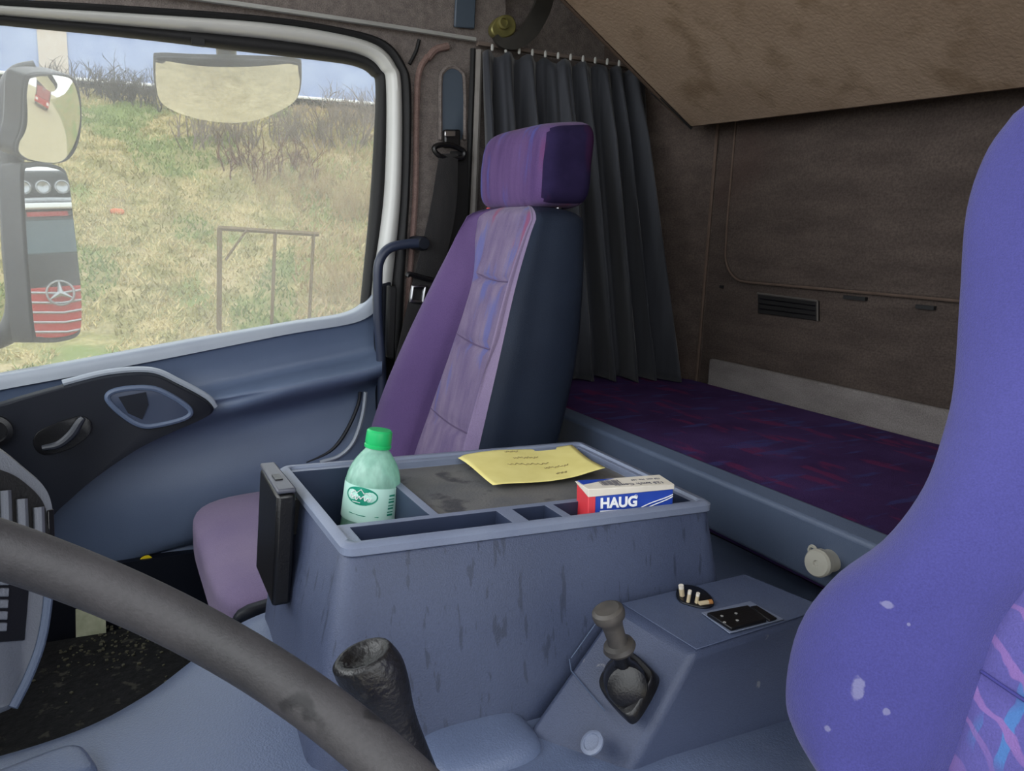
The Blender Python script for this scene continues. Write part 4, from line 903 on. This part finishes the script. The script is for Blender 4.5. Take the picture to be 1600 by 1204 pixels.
# bare shrubs
twig = [mat('grey_brown_twigs', '6d6258', '7a6e64', scale=3, rough=.9), mat('dark_twigs', '433f3a', '4c4742', scale=3, rough=.9), mat('rusty_twigs', '5a3f32', '66483a', scale=3, rough=.9), mat('reed_stems', '94805a', 'a08c66', scale=3, rough=.9)]
def shrub(name, label, px, py, Y, H_, W_, ns, mi, sd, thick=.026, up=.5):
    rg = random.Random(sd); c = PY(px, py, Y); c.z = hill(c.x, c.y)-.05; bm = B()
    def br(p, d, l, r, lv):
        n = 4; pts = [p]
        for i in range(n): d = norm(d+V((rg.gauss(0, .16), rg.gauss(0, .16), rg.gauss(.03, .1)))); pts.append(pts[-1]+d*l/n)
        tube(bm, pts, [r*(1-.6*i/n) for i in range(n+1)], n=3, caps=False)
        if lv > 0:
            for i in range(3 if lv > 1 else 2):
                q = pts[rg.randint(1, n)]; br(q, norm(d+V((rg.gauss(0, .6), rg.gauss(0, .6), rg.gauss(.1, .3)))), l*.55, r*.55, lv-1)
    for k in range(ns):
        p = c+V((rg.uniform(-W_, W_), rg.uniform(-.5, .5), 0)); p.z = hill(p.x, p.y)-.03
        br(p, norm(V((rg.gauss(0, .35), rg.gauss(0, .3), up+.5))), H_*rg.uniform(.5, .85), thick*rg.uniform(.6, 1.2), 2)
    obj(name, bm, twig[mi], label=label, cat='shrub', smooth=False, group='bare shrubs on the bank')
shrub('bare_bush', 'pale bare shrub below the kerb mirror, left of the reddish one', 345, 250, 22, 1.0, 1.0, 46, 0, 1)
shrub('bare_bush', 'dark reddish bare shrub in the middle of the bank', 420, 275, 20.5, .75, 1.2, 50, 2, 2)
shrub('bare_bush', 'tall grey bare shrub at the upper right of the window', 500, 260, 22.5, 1.25, 1.3, 60, 0, 3)
shrub('bare_bush', 'dark tangled shrub below the left end of the trailer', 150, 195, 26, .9, 1.4, 80, 1, 4)
shrub('bare_bush', 'dark grey bare shrub right of the wide mirror under the trailer', 265, 190, 25.5, .9, 1.5, 80, 1, 5)
shrub('dry_reeds', 'thin dry reeds at the right edge of the window', 560, 330, 18.5, 1.0, .7, 60, 3, 6, .012, .9)
shrub('dry_reeds', 'thin dry reeds standing right of the wooden frame', 535, 430, 15.2, .9, .55, 50, 3, 7, .009, .9)
shrub('dry_reeds', 'dry reeds between the reddish shrub and the window edge', 470, 300, 19.5, .8, 1.0, 60, 3, 8, .012, .9)
shrub('bare_bush', 'small grey bare shrub under the trailer in the upper right window corner', 565, 220, 24, 1.0, 1.0, 50, 0, 9)
# wooden frame on the bank
gf = thing('wooden_frame', 'weathered wooden frame of three posts and a top bar standing on the bank', 'frame', PY(410, 520, 13.9))
wood = mat('weathered_wood', '5a4a32', '66563c', scale=8, rough=.9)
for (a, b), (c, d) in (((343, 357), (343, 540)), ((430, 362), (424, 520)), ((490, 366), (482, 500))):
    bm = B(); p, q = PY(a, b, 13.9), PY(c, d, 13.9); q.z = hill(q.x, q.y)-.05; tube(bm, [q, p], .042 if a < 400 else .03, n=4); obj('frame_post', bm, wood, gf, smooth=False)
bm = B(); tube(bm, [PY(341, 356, 13.9), PY(498, 366, 13.9)], .04, n=4); obj('top_bar', bm, wood, gf, smooth=False)
bm = B(); tube(bm, [PY(386, 358, 13.87), PY(352, 406, 13.87)], .02, n=4); obj('brace', bm, wood, gf, smooth=False)
q = PY(187, 396, 19); q.z = hill(q.x, q.y)+.03; bm = B(); sbox(bm, q, (.14, .10, .07), 3, None, 5); obj('orange_scrap', bm, mat('faded_orange', 'b86a44', 'c07850', rough=.7), label='faded orange scrap lying in the grass left of the wooden frame', cat='litter')
# tarpaulin trailer on top of the bank
tr = thing('tarpaulin_trailer', 'long blue-grey tarpaulin trailer parked along the top of the bank', 'trailer', PY(300, 140, 29))
t0, t1 = PY(-260, 92, 29), PY(760, 176, 29)
tarp = mat('blue_grey_tarpaulin', '8593b4', '95a2be', scale=1.2, rough=.6, detail=3)
bm = B(); hexa(bm, [t0, t1, t1+V((0, 2.4, 0)), t0+V((0, 2.4, 0)), t0+V((0, 0, 2.9)), t1+V((0, 0, 2.9)), t1+V((0, 2.4, 2.9)), t0+V((0, 2.4, 2.9))]); obj('tarpaulin', bm, tarp, tr)
bm = B(); tube(bm, [t0+V((0, -.05, 0)), t1+V((0, -.05, 0))], .05, n=6); obj('lower_rail', bm, M['cardwhite'], tr)
p, q = PY(62, 112, 28.96), PY(108, 116, 28.96); bm = B(); hexa(bm, [p, q, q+V((0, .03, 0)), p+V((0, .03, 0)), p+V((0, 0, 2.6)), q+V((0, 0, 2.6)), q+V((0, .03, 2.6)), p+V((0, .03, 2.6))]); obj('tarpaulin_patch', bm, mat('beige_tarpaulin', 'b4a89a', 'bcb2a6', rough=.7), tr)
bm = B(); hexa(bm, [t0+V((0, .4, -.9)), t1+V((0, .4, -.9)), t1+V((0, 2.2, -.9)), t0+V((0, 2.2, -.9)), t0+V((0, .4, -.05)), t1+V((0, .4, -.05)), t1+V((0, 2.2, -.05)), t0+V((0, 2.2, -.05))]); obj('chassis', bm, M['blackmat'], tr)

# ---- exterior mirrors
grey = mat('mirror_housing_black', '15161a', '1d1e22', scale=10, rough=.45)
YM = 1.95
mm = thing('side_mirror', 'pair of tall exterior mirrors on a black arm outside the passenger window', 'mirror', PY(20, 530, YM+.04))
bm = B(); tube(bm, cr([PY(a, b, YM+.06) for a, b in ((60, 112), (28, 122), (16, 160), (18, 260), (22, 380), (28, 470), (18, 512), (-10, 530), (-80, 545))], 50), .024, n=12); obj('mirror_arm', bm, grey, mm)
trc = V((12.0, 4.7, .36))                       # middle of the parked truck's front
def reflect_n(P, T): return norm(norm(T-P)-norm(P))
def planar(pts, P, n): 
    out = []
    for a, b in pts: r = ray(a, b); out.append(r*(n.dot(P)/n.dot(r)))
    return out
MP = PY(84, 395, YM); nm = reflect_n(MP, trc)
mo = cr(planar([(37, 270), (46, 262), (70, 261), (96, 268), (106, 282), (112, 330), (124, 440), (126, 500), (120, 518), (95, 526), (62, 526), (53, 515), (44, 420), (38, 330)], MP, nm), 70, True)
ctr = sum(mo, V((0, 0, 0)))/len(mo)
bm = B(); big = [ctr+(p-ctr)*1.06 for p in mo]; plate(bm, [p-nm*.002 for p in big], -nm*.05); hs = obj('mirror_housing', bm, grey, mm, bevel=.008, seg=3)
bm = B(); vs = [bm.verts.new(p+nm*.002) for p in mo]; bm.faces.new(vs); obj('mirror_glass', bm, M['mirrorglass'], hs, smooth=False)
bm = B(); plate(bm, [PY(a, b, YM-.002) for a, b in ((12, 275), (40, 262), (46, 400), (58, 522), (44, 522), (30, 420))], (0, .06, 0)); obj('mirror_back', bm, grey, mm, bevel=.012, seg=3)
def convex(name, outline, P, n, rad, parent, m, rim=.0035, depth=.045):
    o = planar(outline, P, n); o = cr(o, 60, True); c = sum(o, V((0, 0, 0)))/len(o); rows = []
    for k in range(12):
        f = 1-k/12
        rows.append([(c+(p-c)*f)+n*(math.sqrt(max(rad**2-((p-c)*f).length**2, 0))-math.sqrt(rad**2-max(((q-c).length for q in o))**2)) for p in o])
    bm = B(); vs = grid(bm, rows, True); bm.faces.new(vs[-1])
    g = None
    b2 = B(); back_ = [c+(p-c)*1.03 for p in o]; plate(b2, [p+n*.0 for p in back_], -n*depth); h = obj('mirror_housing', b2, grey, parent, bevel=.006)
    obj(name, bm, m, h, auto=80); b3 = B(); tube(b3, [p+n*.001 for p in o], rim, n=8, closed=True); obj('mirror_rim', b3, grey, h)
WP = PY(76, 185, YM); wn = reflect_n(WP, V((6, 5.0, -1.2)))
convex('wide_mirror_glass', [(40, 130), (52, 118), (80, 116), (112, 122), (122, 150), (124, 190), (118, 225), (104, 247), (80, 253), (44, 248), (28, 240), (26, 225), (36, 195)], WP, wn, .45, mm, M['mirrorconvex'])
km = thing('kerb_mirror', 'rounded kerb mirror hanging above the passenger window outside the glass', 'mirror', PY(358, 185, 1.90))
KP = PY(358, 130, 1.92); kn = reflect_n(KP, V((.45, 2.75, ZG)))
convex('kerb_mirror_glass', [(243, 98), (252, 90), (310, 92), (400, 94), (460, 98), (468, 108), (464, 148), (440, 164), (400, 178), (358, 182), (310, 178), (270, 168), (248, 150)], KP, kn, .6, km, M['mirrorconvex'], depth=.012)
bm = B(); tube(bm, cr([PY(354, 108, 1.95), PY(354, 85, 1.94), PY(352, 60, 1.90), PY(350, 30, 1.84)], 16), .022, n=12); obj('kerb_arm', bm, grey, km)

# ---- parked truck seen only in the mirror glass
tk = thing('parked_truck', 'red and black parked truck seen reflected in the tall side mirror', 'truck', (trc.x, trc.y, ZG))
fx = norm(V((MP.x-trc.x, MP.y-trc.y, 0))); fy = norm(V((0, 0, 1)).cross(fx))     # facing the mirror
def tb(bm, y0, y1, z0, z1, x0, x1):
    c = V((trc.x, trc.y, ZG)); P_ = lambda x, y, z: c+fx*x+fy*y+V((0, 0, z))
    hexa(bm, [P_(x0, y0, z0), P_(x1, y0, z0), P_(x1, y1, z0), P_(x0, y1, z0), P_(x0, y0, z1), P_(x1, y0, z1), P_(x1, y1, z1), P_(x0, y1, z1)])
tred = mat('truck_red', 'b02a22', 'b8322a', scale=2, rough=.4, coat=.4); tblk = mat('truck_black', '101114', '16171a', scale=2, rough=.35, coat=.4)
bm = B(); tb(bm, -1.22, 1.22, .5, 3.1, -2.2, 0); obj('cab_body', bm, tblk, tk, bevel=.06)
bm = B(); tb(bm, -1.2, 1.2, 3.08, 3.75, -2.2, -.45); obj('cab_roof', bm, tblk, tk, bevel=.12, seg=3)
bm = B(); tb(bm, -1.1, 1.1, 2.40, 2.93, -.02, .02); obj('windscreen', bm, mat('truck_glass', '4a5a62', '56666e', scale=1, rough=.15), tk, bevel=.02)
bm = B(); tb(bm, -1.15, 1.15, 3.09, 3.17, -.05, .22); obj('sun_visor', bm, M['cardwhite'], tk, bevel=.02)
bm = B(); tb(bm, -.28, .28, 2.98, 3.05, .0, .03); obj('visor_lettering', bm, tred, tk)
bm = B()
c = V((trc.x, trc.y, ZG)); W3 = lambda x, y, z: c+fx*x+fy*y+V((0, 0, z))
tube(bm, cr([W3(.05, -1.0, 3.25), W3(.05, -1.02, 3.6), W3(.05, -.9, 3.75), W3(.05, 0, 3.78), W3(.05, .9, 3.75), W3(.05, 1.02, 3.6), W3(.05, 1.0, 3.25), W3(.05, 0, 3.23)], 60, True), .035, n=8, closed=True); lbar = obj('light_bar', bm, M['chrome'], tk)
for k in range(7):
    bm = B(); lathe(bm, W3(.02, -.78+k*.26, 3.42), fx, [(0, .10), (.06, .105), (.07, .09), (.05, .08), (.03, .02)], 20); obj('spot_lamp', bm, M['chrome'], lbar)
bm = B(); tb(bm, -1.05, 1.05, .95, 1.88, -.02, .03); obj('grille', bm, tred, tk, bevel=.02)
for k in range(6):
    bm = B(); z = 1.0+k*.155; tube(bm, [W3(.04, -1.0, z+.10), W3(.07, 0, z), W3(.04, 1.0, z+.10)], .02, n=6); obj('grille_slat', bm, M['chrome'], tk)
bm = B(); tube(bm, [W3(.10, .19*math.cos(t), 1.78+.19*math.sin(t)) for t in [2*PI*i/32 for i in range(32)]], .018, n=8, closed=True)
for k in range(3):
    t = PI/2+k*2*PI/3; tube(bm, [W3(.10, 0, 1.78), W3(.10, .19*math.cos(t), 1.78+.19*math.sin(t))], [.05, .008], n=6)
obj('star_emblem', bm, M['chrome'], tk)
bm = B(); tb(bm, -1.22, 1.22, .35, .92, -.5, .08); obj('bumper', bm, tred, tk, bevel=.05)
for s in (-1, 1):
    bm = B(); tb(bm, s*.72, s*1.12, .55, .78, .05, .1); obj('headlight', bm, M['cardwhite'], tk, bevel=.02)
    bm = B(); lathe(bm, W3(-1.2, s*1.2, .5), fy*s*-1, [(0, .5), (.3, .5), (.3, .2)], 28); obj('wheel', bm, M['blackmat'], tk)

# ================================================================ LIGHT
w = bpy.data.worlds.new('overcast'); bpy.context.scene.world = w; w.use_nodes = True
bg = w.node_tree.nodes['Background']; bg.inputs[0].default_value = (.93, .97, 1.0, 1); bg.inputs[1].default_value = 2.7
def area(name, loc, target, sx, sy, power, c=(1, 1, 1)):
    l = bpy.data.lights.new(name, 'AREA'); l.shape = 'RECTANGLE'; l.size = sx; l.size_y = sy; l.energy = power; l.color = c
    o = bpy.data.objects.new(name, l); col.objects.link(o); o.location = V(loc); o.rotation_euler = (V(target)-V(loc)).to_track_quat('-Z', 'Y').to_euler(); ROOTS.append(o); return o
area('windscreen_sky_fill', (-1.05, .75, .45), (.5, .85, -.35), 1.5, .7, 9, (.95, .98, 1))  # added lamp, boosts the sky light entering through the windscreen opening
area('driver_door_sky_fill', (.05, -.45, .45), (.35, 1.0, -.35), .9, .8, 1.2, (.97, .98, 1))  # extra fill lamp outside the open driver door, brightens the cab like sky

# ---------------------------------------------------------------- camera, lift everything onto the cab floor level
cd = bpy.data.cameras.new('camera'); cam = bpy.data.objects.new('camera', cd); col.objects.link(cam)
cd.sensor_width = 36; cd.sensor_fit = 'HORIZONTAL'; cd.lens = F/1600*36; cd.clip_start = .01; cd.clip_end = 200
r_, u2, f_ = V((_x[0], _y[0], _z[0])), V((_x[1], _y[1], _z[1])), V((_x[2], _y[2], _z[2]))
cam.matrix_world = Matrix.Translation((0, 0, ZC)) @ Matrix((r_, u2, -f_)).transposed().to_4x4()
for o in ROOTS: o.location.z += ZC
s = bpy.context.scene; s.camera = cam
s.view_settings.view_transform = 'Standard'; s.view_settings.look = 'None'; s.view_settings.exposure = 0
s.cycles.max_bounces = 10; s.cycles.transparent_max_bounces = 12
